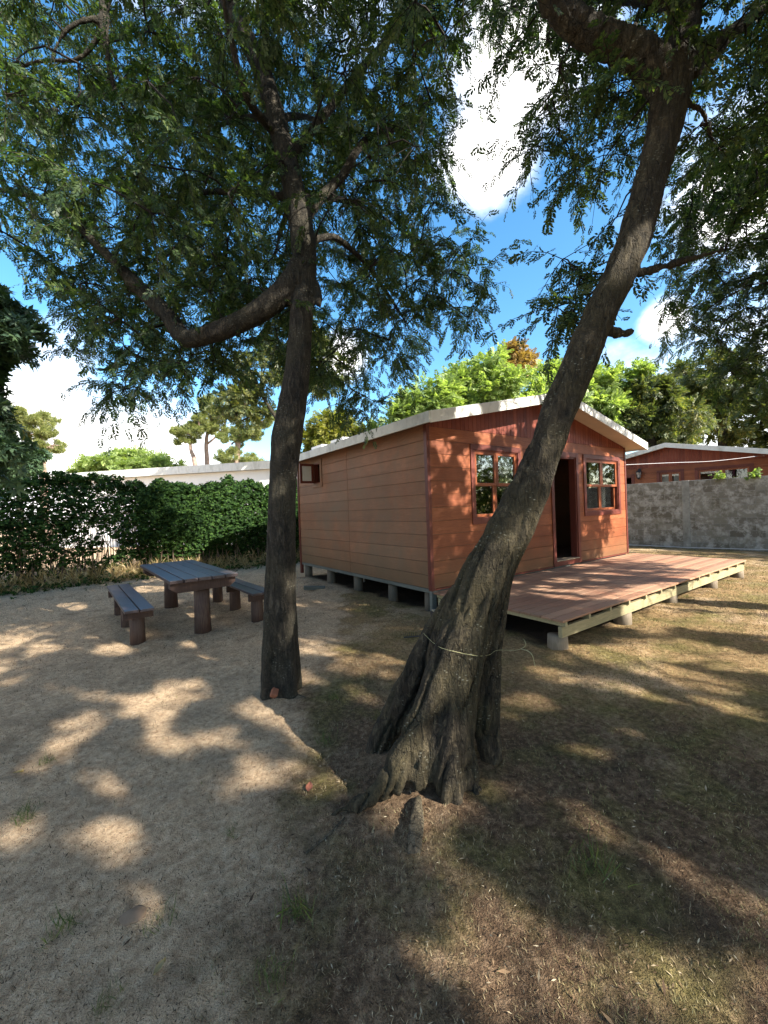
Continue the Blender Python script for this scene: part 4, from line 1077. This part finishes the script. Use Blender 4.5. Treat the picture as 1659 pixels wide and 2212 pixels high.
bg_tree('conifer_tree', 'rust brown tipped tree showing above the bright green crown', [(1112, 762, 22, 20), (1140, 775, 22, 14), (1125, 790, 32, 22), (1085, 780, 12, 16)], 20, M['leaf_rust'], TF2, .36, 46, 26, [([(1120, 1100), (1120, 950), (1118, 770)], [.2, .15, .04])], M['bark2'], 54)
bg_tree('leafy_tree', 'dark olive tree behind the right eave of the cabin', [(1400, 880, 70, 75), (1450, 910, 80, 60), (1360, 910, 60, 50)], 17.5, M['leaf_olive'], TF2, .34, 170, 34, [([(1410, 1100), (1410, 980), (1405, 880)], [.2, .16, .05])], M['bark2'], 55)
bg_tree('leafy_tree', 'sunlit yellow green tree behind the neighbouring cabin roof', [(1520, 830, 110, 70), (1600, 900, 120, 70), (1690, 930, 90, 90), (1500, 890, 70, 60)], 21, M['leaf_olive'], TF2, .40, 240, 34, [([(1560, 1100), (1560, 960), (1550, 840)], [.25, .2, .06])], M['bark2'], 56)
bg_tree('leafy_tree', 'pale yellow green tree behind the far left end of the cabin roof', [(720, 930, 55, 45), (690, 965, 50, 40), (770, 950, 45, 35)], 17, M['leaf_yellow'], TF2, .32, 110, 30, [([(715, 1100), (715, 1000), (718, 940)], [.15, .12, .04])], M['bark2'], 57)
bg_tree('leafy_tree', 'tall loose yellow green tree seen past the upright trunk', [(700, 800, 60, 60), (560, 800, 70, 70), (520, 880, 70, 50), (650, 730, 60, 50)], 19, M['leaf_olive'], TF2, .34, 170, 22, [([(610, 1100), (612, 950), (620, 780)], [.2, .15, .05]), ([(614, 930), (570, 860), (540, 800)], [.1, .07, .03]), ([(616, 900), (670, 830), (700, 790)], [.1, .07, .03])], M['bark2'], 58)
PT = 'pines beyond the hedge'
bg_tree('pine_tree', 'flat topped pine at the far left beyond the hedge', [(60, 905, 65, 22), (20, 895, 40, 20), (85, 930, 40, 18), (110, 963, 42, 12), (40, 940, 30, 15)], 30, M['leaf_pine'], TP, .55, 120, 26, [([(92, 1100), (92, 1000), (90, 920)], [.3, .24, .1]), ([(91, 960), (115, 962), (130, 963)], [.08, .06, .03])], M['pine_bark'], 61, PT, .13)
bg_tree('pine_tree', 'slim pine with bare bent trunk, leftmost of those beyond the white building', [(410, 930, 40, 16), (400, 950, 26, 12), (430, 915, 26, 14)], 30, M['leaf_pine'], TP, .5, 60, 26, [([(424, 1100), (422, 1010), (412, 970), (412, 930)], [.22, .18, .12, .05])], M['pine_bark'], 62, PT, .13)
bg_tree('pine_tree', 'slim pine with straight bare trunk close right of the bent one', [(455, 900, 34, 18), (475, 925, 30, 14), (450, 870, 24, 16), (490, 890, 26, 14)], 31, M['leaf_pine'], TP, .5, 80, 26, [([(448, 1100), (448, 1010), (446, 950), (458, 890)], [.22, .18, .14, .05]), ([(447, 960), (470, 940), (480, 925)], [.09, .06, .03])], M['pine_bark'], 63, PT, .13)
bg_tree('pine_tree', 'thicker pine with reddish trunk just left of the upright tree', [(520, 870, 42, 26), (540, 930, 40, 20), (500, 950, 34, 16), (560, 900, 34, 22), (500, 990, 40, 22), (545, 1000, 34, 20)], 28, M['leaf_pine'], TP, .5, 150, 24, [([(512, 1100), (512, 1010), (516, 930), (520, 870)], [.25, .2, .16, .06])], M['pine_bark'], 64, PT, .13)
bg_tree('round_tree', 'low dome shaped green tree above the white flat roof', [(275, 1005, 95, 28), (240, 1015, 80, 22), (340, 1010, 60, 20), (280, 990, 45, 18)], 32, M['leaf_bright'], TF2, .55, 200, 28, [([(280, 1100), (280, 1050), (278, 1000)], [.3, .25, .1])], M['bark2'], 65, None, .15)
bg_tree('leafy_tree', 'dark blue green tree low at the left edge in front of the pine', [(55, 1000, 34, 28), (75, 985, 22, 18), (30, 1020, 40, 30)], 16, M['leaf_b'], TL, .30, 90, 24, [([(40, 1100), (42, 1050), (50, 1000)], [.12, .1, .04])], M['bark2'], 66)

def yard_tree(name, label, c, rad, mat, seed, m=70, per=26, ls=.34):
    o = empty(name, (0, 0, 0)); tag(o, label, 'tree', 'trees along the right side of the yard')
    rg = np.random.default_rng(seed); c = np.array(c); rad = np.array(rad)
    b = MB(); b.tube([(c[0], c[1], -.2), (c[0], c[1], c[2] * .6), (c[0], c[1], c[2] + rad[2] * .6)], [.2, .16, .05], 12); b.build('trunk', M['bark2'], o, smooth=True)
    q = nrm(rg.normal(size=(m, 3))) * (rg.random((m, 1)) ** .25); cl = c + q * rad
    pos = (cl[:, None] + rg.normal(size=(m, per, 3)) * .28 * rad.mean() ** .5).reshape(-1, 3)
    leaf_cloud('crown', mat, pos, rg.normal(size=pos.shape) + (0, 0, -.3), rg.normal(size=pos.shape) * .5 + (0, 0, .9), rg.uniform(ls * .7, ls * 1.2, len(pos)), TF2, o)
for i, (c, rad, mt) in enumerate([((16.5, 7.6, 3.2), (2.2, 2.2, 2.6), 'leaf_a'), ((17.5, 3.6, 3.0), (2.4, 2.4, 2.6), 'leaf_olive'), ((16.5, 0.2, 2.8), (2.2, 2.0, 2.4), 'leaf_a'), ((19.5, 10.5, 3.6), (2.4, 2.4, 3.0), 'leaf_olive'), ((18, 5.6, 1.6), (1.6, 2.6, 1.6), 'leaf_bright')]):
    yard_tree('leafy_tree', 'one of the leafy trees along the right side of the yard, reflected in the panes', c, rad, M[mt], 200 + i)

# ------------------------------------------------------------------ hedge, reed fence and the building behind
hb0 = np.array([-8.55, 10.14]); hdir = np.array([.816, .577]); hn = np.array([.577, -.816])
def H(u, v, z): return np.array([hb0[0] + hdir[0] * u + hn[0] * v, hb0[1] + hdir[1] * u + hn[1] * v, z])
rg = np.random.default_rng(71)
hedge = empty('hedge', (0, 0, 0)); tag(hedge, 'tall creeper covered hedge along the reed fence behind the picnic table', 'hedge')
mb = MB()
for _ in range(260):
    u = rg.uniform(-5, 10.5); p = [H(u + rg.normal() * .12 * i, .05 + rg.uniform(-.05, .25), z) for i, z in enumerate((-.05, .6, 1.2, 1.8))]
    a, r_ = smooth_path(p, [.014, .011, .009, .006], 4); mb.tube(a, r_, 5)
mb.build('stems', M['stem'], hedge)
U = np.concatenate([rg.uniform(-5, 10.5, 40000), rg.uniform(2.0, 9.0, 16000)]); topz = 2.68 + .22 * fbm2(U, U * 0, .9, 3, 9) + .20 * fbm2(U, U * 0, 3.6, 3, 10)
low = .10 + .45 * fbm2(U, U * 0, .7, 3, 12) - .35 * (U > 3.4)
q = rg.random(len(U)) ** .75; z = low + (topz - low) * q
thick = .20 + .38 * np.sin(np.clip((z - .5) / 2.1, 0, 1) * math.pi) ** .7
v = rg.uniform(-.4, 1.0, len(U)) * thick + .12 * fbm2(U, z, 1.6, 3, 13)
keep = ~((fbm2(U, z, 2.2, 3, 15) > .36) & (z < 1.5) & (U < 2.2)) & (v > -.3)
U, z, v = U[keep], z[keep], v[keep]
pos = np.stack([hb0[0] + hdir[0] * U + hn[0] * v, hb0[1] + hdir[1] * U + hn[1] * v, z], 1)
ax = rg.normal(size=pos.shape) * .6 + np.array([hn[0], hn[1], -.55]); no = rg.normal(size=pos.shape) * .5 + np.array([hn[0], hn[1], .8])
us = rg.uniform(-5, 10.5, 150); SH = []   # stray shoots
for u0 in us:
    p0 = H(u0, rg.uniform(-.1, .45), 2.45 + .22 * float(fbm2(np.array([u0]), np.array([0.]), .9, 3, 9)[0])) ; dr = nrm(np.array([rg.normal() * .5 + .25, rg.normal() * .4 - .2, .8])) * rg.uniform(.12, .42)
    for q_ in np.linspace(.1, 1, 7): SH.append(p0 + dr * q_ + np.array([0, 0, -.10 * q_ * q_]) + rg.normal(size=3) * .015)
SH = np.array(SH); pos = np.concatenate([pos, SH]); ax = np.concatenate([ax, rg.normal(size=SH.shape) * .7 + (0, -.2, .1)]); no = np.concatenate([no, rg.normal(size=SH.shape) * .5 + (0, 0, 1)])
leaf_cloud('foliage', M['leaf_hedge'], pos, ax, no, rg.uniform(.06, .15, len(pos)), TLH, hedge)
# low trailing growth at the foot
fence = empty('reed_fence', (0, 0, 0)); tag(fence, 'gappy upright reed fence half swallowed by the creeper hedge', 'fence')
mb = MB()
for u in np.arange(-5, 10.5, .018):
    if rg.random() < .16: continue
    h = 1.85 + rg.normal() * .05; l = rg.normal() * .012
    mb.tube([H(u, -.32, -.05), H(u + l, -.32 + rg.normal() * .008, h)], [.0075, .0055], 4)
mb.build('canes', M['reed'], fence)
mb = MB()
for zz in (.4, 1.0, 1.6): mb.tube([H(u, -.335, zz + .01 * math.sin(u * 2)) for u in np.linspace(-5, 10.5, 30)], .008, 5)
mb.build('rail_wire', M['twig'], fence)
bl = empty('flat_roofed_building', (0, 0, 0)); tag(bl, 'long white flat roofed building behind the hedge', 'building')
b = MB(); A0, A1 = P(98, 1025, 24), P(640, 1040, 21)
dv = Vector((A1.x - A0.x, A1.y - A0.y, 0)); Lb = dv.length; ang = math.atan2(dv.y, dv.x)
Mx = Matrix.Translation((A0.x, A0.y, 0)) @ Matrix.Rotation(ang, 4, 'Z')
zt = A0.z
b.box(.15, Lb, .5, 4.5, -.1, zt - .42, Mx); b.build('wall', M['white_wall'], bl)
b = MB(); b.box(0, Lb + .2, .2, 4.8, zt - .05, zt, Mx); b.build('roof', M['white_paint'], bl)
b = MB(); b.box(-.03, Lb + .2, .17, .198, zt - .42, zt + .01, Mx); b.box(-.03, -.002, .2, 4.8, zt - .42, zt + .01, Mx); b.build('fascia_board', M['white_paint'], bl)

# dry stalks and weeds at the hedge foot: uncountable
n = 5200; u = rg.uniform(-5, 10, n); vv = np.abs(rg.normal(size=n)) * .38 + .12
w = .55 + .45 * np.exp(-((u - 3.2) / 2.0) ** 2); keep = rg.random(n) < w; u, vv = u[keep], vv[keep]
pos = np.stack([hb0[0] + hdir[0] * u + hn[0] * vv, hb0[1] + hdir[1] * u + hn[1] * vv, np.zeros(len(u))], 1); pos[:, 2] = gz(pos[:, 0], pos[:, 1])
ax = np.stack([rg.normal(size=len(u)) * .5 + .2 * hn[0], rg.normal(size=len(u)) * .5 + .3 * hn[1], np.ones(len(u)) * .8], 1)
STK = np.array([[[0, .012, 0], [.5, .02, .05], [1, 0, .2], [.5, -.012, .05]], [[.3, 0, 0], [.6, .03, .12], [.8, .12, .2], [.55, .06, .1]], [[.5, 0, 0], [.7, -.05, 0], [.95, -.18, .1], [.75, -.02, 0]]])
o = leaf_cloud('dry_weeds', M['straw'], pos, ax, rg.normal(size=pos.shape), rg.uniform(.25, .75, len(pos)) * np.exp(-vv * .9), STK, None); tag(o, 'pale dry stalks tangled along the foot of the hedge', 'weeds', kind='stuff')
n = 1800; u = rg.uniform(-5, 8, n); vv = np.abs(rg.normal(size=n)) * .45 + .25
pos = np.stack([hb0[0] + hdir[0] * u + hn[0] * vv, hb0[1] + hdir[1] * u + hn[1] * vv, rg.random(n) ** 2 * .35 * np.exp(-vv)], 1)
o = leaf_cloud('ground_creeper', M['leaf_hedge'], pos, rg.normal(size=pos.shape) + (0, -.3, .3), rg.normal(size=pos.shape) * .5 + (0, 0, 1), rg.uniform(.07, .13, n), TLH, None); tag(o, 'low green creeper spreading on the ground before the hedge', 'creeper', kind='stuff')

# ------------------------------------------------------------------ block wall and the neighbouring cabin
wa, wb = Vector((8.70, 14.33, 0)), Vector((11.17, 11.73, 0)); wd = (wb - wa).normalized(); wang = math.atan2(wd.y, wd.x)
wl_o = wa - wd * 4.0
bw = empty('block_wall', wl_o, wang); tag(bw, 'grey patchy concrete block garden wall right of the cabin', 'wall')
b = MB(); b.box(0, 15, 0, .15, -.1, 2.19); b.build('wall', M['block'], bw, bevel=.01)
b = MB()
for s in (0.02, 5.58, 9.5): b.box(s, s + .2, -.012, .16, -.1, 2.197)
b.build('pillar', M['white_paint'] if 0 else plain_mat('concrete pillar', (.23, .225, .20), .9, .35, 4.0, dirt=(.12, .11, .09)), bw, bevel=.01)
NP = Vector((10.80, 15.2, 0)) - wd * (W / 2)
PURPLE = [(4.35, 5.05, 1.0), (5.1, 5.75, 1.0)]
nb = empty('wooden_cabin', NP, wang); tag(nb, 'second brown timber cabin with white gable fascia, beyond the block wall', 'cabin')
cabin(nb, [(2.88, 3.55, 1.5, 2.62, [(2.93, 3.2, 1.0), (3.3, 3.5, 1.0)]), (4.05, 5.45, 1.5, 2.62, PURPLE)], (1.1, 1.95, .46, 2.55), False)
lamp = empty('wall_lantern', NP + wd * 2.22 + Vector((-wd.y * -.0, 0, 0)), wang); tag(lamp, 'black carriage lantern on the front of the second cabin', 'lantern')
b = MB(); b.box(-.05, .05, -.03, -.002, 2.68, 2.86); b.tube([(0, -.03, 2.8), (0, -.10, 2.84), (0, -.15, 2.80)], .014, 8); b.build('bracket', M['black_metal'], lamp, bevel=.004)
b = MB(); b.tube([(0, -.15, 2.82), (0, -.15, 2.79), (0, -.15, 2.74), (0, -.15, 2.70)], [.012, .03, .085, .11], 6)
for k in range(6):
    a = k * math.pi / 3; b.tube([(.095 * math.cos(a), -.15 + .095 * math.sin(a), 2.70), (.06 * math.cos(a), -.15 + .06 * math.sin(a), 2.49)], .009, 5)
b.tube([(0, -.15, 2.50), (0, -.15, 2.47), (0, -.15, 2.43)], [.065, .06, .015], 6); b.build('cage', M['black_metal'], lamp)
b = MB(); b.tube([(0, -.15, 2.505), (0, -.15, 2.695)], [.052, .085], 6); b.build('lamp_glass', M['lamp_glass'], lamp)
def strand(name, mat, pts, r, label, cat, per=6, n=6):
    b = MB(); a, r_ = smooth_path(pts, [r] * len(pts), per); b.tube(a, r_, n); o = b.build(name, mat, None, smooth=True); return tag(o, label, cat)
strand('power_cable', M['cable'], [CL(W + .02, 1.2, 2.55), P(1440, 1000, 11.2) , P(1540, 996, 12.2), P(1640, 985, 13.2), Vector(NP + wd * 5.6 + Vector((0, -.3, 2.9)))], .007, 'white cable sagging across the front of the second cabin', 'cable')
strand('ground_cable', M['cable'], [Vector((p.x, p.y, .035 + .012 * math.sin(i * 2.2))) for i, p in enumerate([wa - wd * 1 + Vector((-.1, -.1, 0)), wa + wd * .5 + Vector((-.13, -.12, 0)), wa + wd * 1.6 + Vector((-.10, -.1, 0)), wa + wd * 2.8 + Vector((-.16, -.15, 0)), wa + wd * 4.2 + Vector((-.1, -.1, 0))])], .014, 'white cable lying along the foot of the block wall', 'cable')
# creeper tips over the wall top
for i, (s, k, lab) in enumerate([(6.55, 9, 'small green shoots over the wall top below the plum curtains'), (7.35, 14, 'green creeper spilling over the wall top at the right edge')]):
    p = wl_o + wd * s; rg2 = np.random.default_rng(80 + i)
    pos = np.array([p.x, p.y, 2.25]) + rg2.normal(size=(k * 3, 3)) * np.array([.09, .09, .06]); o = empty('creeper', (0, 0, 0)); tag(o, lab, 'plant')
    leaf_cloud('leaves', M['leaf_bright'], pos, rg2.normal(size=pos.shape), rg2.normal(size=pos.shape) * .4 + (0, 0, 1), rg2.uniform(.10, .16, len(pos)), TLH, o)
    b = MB(); b.tube([(p.x + .1, p.y + .12, 1.8), (p.x + .03, p.y + .08, 2.2), (p.x - .05, p.y, 2.3)], .008, 5); b.build('stem', M['stem'], o)

# ------------------------------------------------------------------ small things
# twine round the leaning trunk, laid on its bark
tr_me = tr2.data; vv_ = [v.co.copy() for v in tr_me.vertices]; bvh = BVHTree.FromPolygons(vv_, [tuple(p.vertices) for p in tr_me.polygons])
tw = []
for (x, y) in [(905, 1345), (915, 1368), (932, 1385), (950, 1398), (968, 1404), (985, 1408), (1003, 1412), (1020, 1415), (1040, 1417), (1058, 1414), (1070, 1406)]:
    d = px_dir(x, y).normalized(); h = bvh.ray_cast(Vector((0, 0, 1.6)), d)
    if h[0] is not None: tw.append(h[0] - d * .012)
tw += [P(1086, 1404, 2.40), P(1108, 1405, 2.36), P(1124, 1402, 2.33), P(1136, 1393, 2.32), P(1131, 1380, 2.33)]
strand('twine', M['twine'], tw, .0010, 'pale yellow twine tied round the leaning trunk with a loose end', 'twine')
strand('twine', M['twine'], [P(1126, 1402, 2.33), P(1140, 1406, 2.31), P(1150, 1416, 2.3), P(1156, 1440, 2.3)], .0014, 'thin pale twine offcut drooping beside the loose knotted end', 'twine')
# brick in the cleft of the upright tree
bp = G(577, 1482); br_ = empty('brick', (-1.015, 3.50, .035), R(20)); br_.rotation_euler = (R(35), R(30), R(20))
tag(br_, 'broken orange brick wedged at the foot of the upright trunk', 'brick'); b = MB(); b.box(-.028, .028, -.035, .035, -.025, .025); b.build('brick_body', M['brick'], br_, bevel=.006)
# crate beside the corner post
cp = Vector((1.05, 5.62, 0)); cr = empty('wooden_crate', (cp.x, cp.y, gz1(cp.x, cp.y) - .01), R(12)); tag(cr, 'low dark crate with a pale board on it beside the cabin corner', 'crate')
b = MB(); b.box(-.42, .4, -.17, -.15, .0, .17); b.box(-.42, .4, .15, .17, 0, .17); b.box(-.42, -.40, -.15, .15, 0, .17); b.box(.38, .40, -.15, .15, 0, .17); b.box(-.4, .38, -.15, .15, 0.01, .03); b.build('body', M['crate_dark'], cr, bevel=.003)
b = MB(); b.box(-.46, .42, -.20, -.06, .172, .195); b.box(-.40, .42, .02, .16, .172, .193); b.build('board', M['crate_pale'], cr, bevel=.003)
# plank offcut lying by the stilts
op = CL(-.55, 3.0); b = MB(); b.box(-.22, .22, -.05, .05, 0, .07); o = b.build('timber_offcut', M['sill_wood'], None, bevel=.004); o.location = (op.x, op.y, gz1(op.x, op.y) + .0); o.rotation_euler = (0.05, .08, R(12)); tag(o, 'short weathered timber offcut lying on the sand by the stilts', 'timber')
# rake head with upright tines
rp = G(905, 1378); rk = empty('rake_head', (rp.x, rp.y, gz1(rp.x, rp.y)), R(8)); tag(rk, 'rusty row of short upright tines on the ground left of the leaning trunk', 'rake')
b = MB(); b.tube([(-.19, 0, .012), (.16, 0, .012)], .008, 6); b.build('bar', M['black_metal'], rk)
b = MB()
for i in range(15): b.tube([(-.185 + i * .024, 0, .012), (-.185 + i * .024 - .006, -.004, .075)], [.004, .002], 5)
b.build('tines', M['black_metal'], rk)
# fallen leaf, stones, sticks
for i, (x, y, L, a, lab) in enumerate([(668, 1698, .075, 95, 'large red fallen leaf on the sand left of the roots'), (40, 1665, .06, 10, 'brown dead leaf on the sand near the left edge'), (345, 2085, .05, 70, 'pale curled leaf at the lower left')]):
    p = G(x, y); b = MB(); n = 8; V = []
    for k in range(n + 1):
        q = k / n; w = .28 * L * math.sin(math.pi * min(1, q * 1.02 + .02)) ; V += [(q * L - L / 2, -w, .010 + .012 * q * q + .006), (q * L - L / 2, 0, .008), (q * L - L / 2, w, .012 + .01 * q)]
    b.add(V, [(k * 3 + j, k * 3 + j + 1, k * 3 + j + 4, k * 3 + j + 3) for k in range(n) for j in (0, 1)])
    o = b.build('fallen_leaf', M['red_leaf'] if i < 1 else M['straw'], None, smooth=True); o.location = (p.x, p.y, gz1(p.x, p.y) + .004); o.rotation_euler = (0, 0, R(a)); tag(o, lab, 'leaf', 'fallen leaves')
p = G(285, 1968); b = MB(); b.tube([(-.05, 0, 0), (-.03, 0, .004), (0, .004, .010), (.035, 0, .006), (.052, 0, 0)], [.008, .03, .04, .03, .006], 12, .12, rng); o = b.build('stone', M['stone'], None, smooth=True); o.location = (p.x, p.y, gz1(p.x, p.y)); o.scale = (1, 1, .4); tag(o, 'flat brown stone on the sand at the lower left', 'stone')
for i, (x0, y0, x1, y1, lab) in enumerate([(660, 1835, 745, 1760, 'thin grey root stick lying left of the buttress roots'), (600, 1475, 660, 1500, 'short twig lying at the foot of the upright tree')]):
    p, q = G(x0, y0), G(x1, y1); m = (p + q) / 2; pts = [Vector((u.x + dx, u.y, gz1(u.x, u.y) + .006)) for u, dx in ((p, 0), (m, .01), (q, 0))]
    strand('stick', M['root_bark'], pts, .006 if i == 0 else .004, lab, 'stick')

# grass tufts one can count
TUFTS = [(700, 1590, 1.0, 'lush green tuft between the two trunks'), (1285, 1870, 1.3, 'wide trailing green tuft on the brown litter right of the root knob'), (55, 1760, .9, 'sunlit tuft at the left edge of the sand'), (640, 1960, 1.1, 'tall thin tuft at the edge of the sand and litter'),
         (130, 1990, 1.0, 'dense dark tuft low on the sand at lower left'), (590, 2110, .9, 'tuft on the dark litter near the bottom'), (720, 1500, .9, 'loose tuft on the far side of the lush one'), (60, 1740, .8, 'small tuft beside the sunlit one'), (340, 1980, .8, 'upright thin tuft in the sunny patch of sand'),
         (500, 1790, .7, 'sparse tuft on the sand'), (820, 1540, .7, 'short tuft close to the back buttress'), (230, 2160, .8, 'ragged tuft near the bottom left corner'), (100, 1640, .8, 'tuft on the shaded sand below the bench'), (1480, 1290, .9, 'tuft in front of the deck beam near its third post'), (1135, 1440, .5, 'tiny tuft right of the leaning trunk')]
for i, (x, y, k, lab) in enumerate(TUFTS):
    p = G(x, y); rg2 = np.random.default_rng(100 + i); n = int(80 * k)
    o = empty('grass_tuft', (p.x, p.y, gz1(p.x, p.y))); tag(o, lab, 'grass tuft', 'grass tufts')
    pos = np.stack([rg2.normal(size=n) * .034 * k, rg2.normal(size=n) * .032 * k, np.zeros(n) - .004], 1)
    ax = np.stack([rg2.normal(size=n) * .55, rg2.normal(size=n) * .55, np.ones(n)], 1)
    BL = np.array([[[0, .018, 0], [0, -.018, 0], [.55, -.013, .06], [.55, .013, .06]], [[.55, .013, .06], [.55, -.013, .06], [1, 0, .30], [1, 0.002, .30]]])
    leaf_cloud('blades', M['grass_green'], pos, ax, rg2.normal(size=(n, 3)), rg2.uniform(.025, .09, n) * k * (1 + .7 * (rg2.random(n) > .9)), BL, o)

# fallen needles, leaf bits and twigs
rg = np.random.default_rng(93); n = 26000
yy = .6 + 7.0 * rg.random(n) ** 1.7; xx = rg.uniform(-1, 1, n) * (yy * 1.02 + .4)
s_, t_ = st(xx, yy); keep = ~((s_ > -.25) & (t_ > -2.0) & (s_ < 6.5)); keep &= rg.random(n) < np.where(xx < -.5, .35, 1.0)
xx, yy = xx[keep], yy[keep]; n = len(xx)
pos = np.stack([xx, yy, gz(xx, yy) + .003], 1)
LT = np.array([[[0, 0, 0], [.5, .11, .05], [1, 0, .0], [.5, -.11, .05]]])
def litter_mat():
    t = NT('leaf litter'); rnd = t.n('ShaderNodeNewGeometry').outputs['Random Per Island']
    c = t.ramp(rnd, [(0.0, (.03, .02, .013)), (0.5, (.10, .06, .035)), (0.8, (.22, .15, .085)), (.95, (.42, .34, .22))])
    return t.done(t.bsdf(c, .85, None, .15))
ax = rg.normal(size=pos.shape) * (1, 1, .25)
o = leaf_cloud('leaf_litter', litter_mat(), pos, ax, rg.normal(size=pos.shape) * .35 + (0, 0, 1), np.where(rg.random(n) < .02, rg.uniform(.03, .06, n), rg.uniform(.008, .026, n)), LT, None); tag(o, 'scattered fallen needles, leaf bits and twig ends over the yard', 'litter', kind='stuff')

# short dry stubble over the yard: uncountable
rg = np.random.default_rng(91); n = 230000
yy = .55 + 9.5 * rg.random(n) ** 1.9; xx = rg.uniform(-1, 1, n) * (yy * 1.02 + .4)
s_, t_ = st(xx, yy); keep = ~((s_ > -.25) & (t_ > -2.0) & (s_ < 6.5)) & ~((np.abs(xx + 1.02) < .25) & (np.abs(yy - 3.7) < .22)) & ~((np.abs(xx - .28) < .36) & (np.abs(yy - 2.45) < .3))
dens = np.where(xx < -.55 + .5 * fbm2(xx, yy, .8, 3, 21), .38, 1.0) * (.55 + .45 * (fbm2(xx, yy, 1.5, 3, 22) > -.1)); keep &= rg.random(n) < dens
xx, yy = xx[keep], yy[keep]; zz = gz(xx, yy) - .003; n = len(xx)
h = rg.uniform(.005, .015, n) * (1 + .14 * yy); az = rg.uniform(0, 2 * math.pi, n); lean = rg.uniform(.3, 1.6, n)
wv = np.stack([-np.sin(az), np.cos(az), np.zeros(n)], 1) * (rg.uniform(.0006, .0012, n) * (1 + .5 * yy))[:, None]
b0 = np.stack([xx, yy, zz], 1); tip = b0 + np.stack([np.cos(az) * lean * h, np.sin(az) * lean * h, h], 1)
def stubble_mat():
    t = NT('dry stubble'); rnd = t.n('ShaderNodeNewGeometry').outputs['Random Per Island']
    co = t.coord(); big = t.noise(co, .9, 4)
    f = t.math('ADD', t.math('MULTIPLY', rnd, .8), t.math('MULTIPLY', t.math('SUBTRACT', big, .5), .9)); f = t.math('ADD', f, .08)
    c = t.ramp(f, [(0.12, (.05, .033, .02)), (0.38, (.14, .10, .058)), (0.62, (.22, .165, .095)), (0.8, (.33, .265, .16)), (.95, (.12, .13, .045))])
    sp = t.n('ShaderNodeSeparateXYZ'); t.l(co, sp.inputs[0])
    gm = t.n('ShaderNodeMapRange', interpolation_type='SMOOTHSTEP'); gm.inputs['From Min'].default_value = .1; gm.inputs['From Max'].default_value = 1.2; gm.inputs['To Max'].default_value = .8
    t.l(t.math('ADD', sp.outputs[0], t.math('MULTIPLY', t.math('SUBTRACT', big, .5), 3.0)), gm.inputs['Value'])
    gc = t.ramp(rnd, [(0.0, (.06, .058, .02)), (.5, (.14, .135, .045)), (.85, (.27, .23, .10))])
    c = t.mix(t.math('MULTIPLY', gm.outputs[0], t.ramp(t.noise(co, 2.2, 4), [(.36, 0.0), (.54, 1.0)])), c, gc)
    return t.done(t.bsdf(c, .9, None, .1))
o = mesh_np('dry_grass', np.stack([b0 - wv, b0 + wv, tip], 1).reshape(-1, 3), np.arange(n * 3).reshape(-1, 3), stubble_mat()); tag(o, 'short dry grass stubble and needle litter over the yard', 'grass', kind='stuff')
print('DONE', sum(len(o.data.polygons) for o in bpy.data.objects if o.type == 'MESH'))
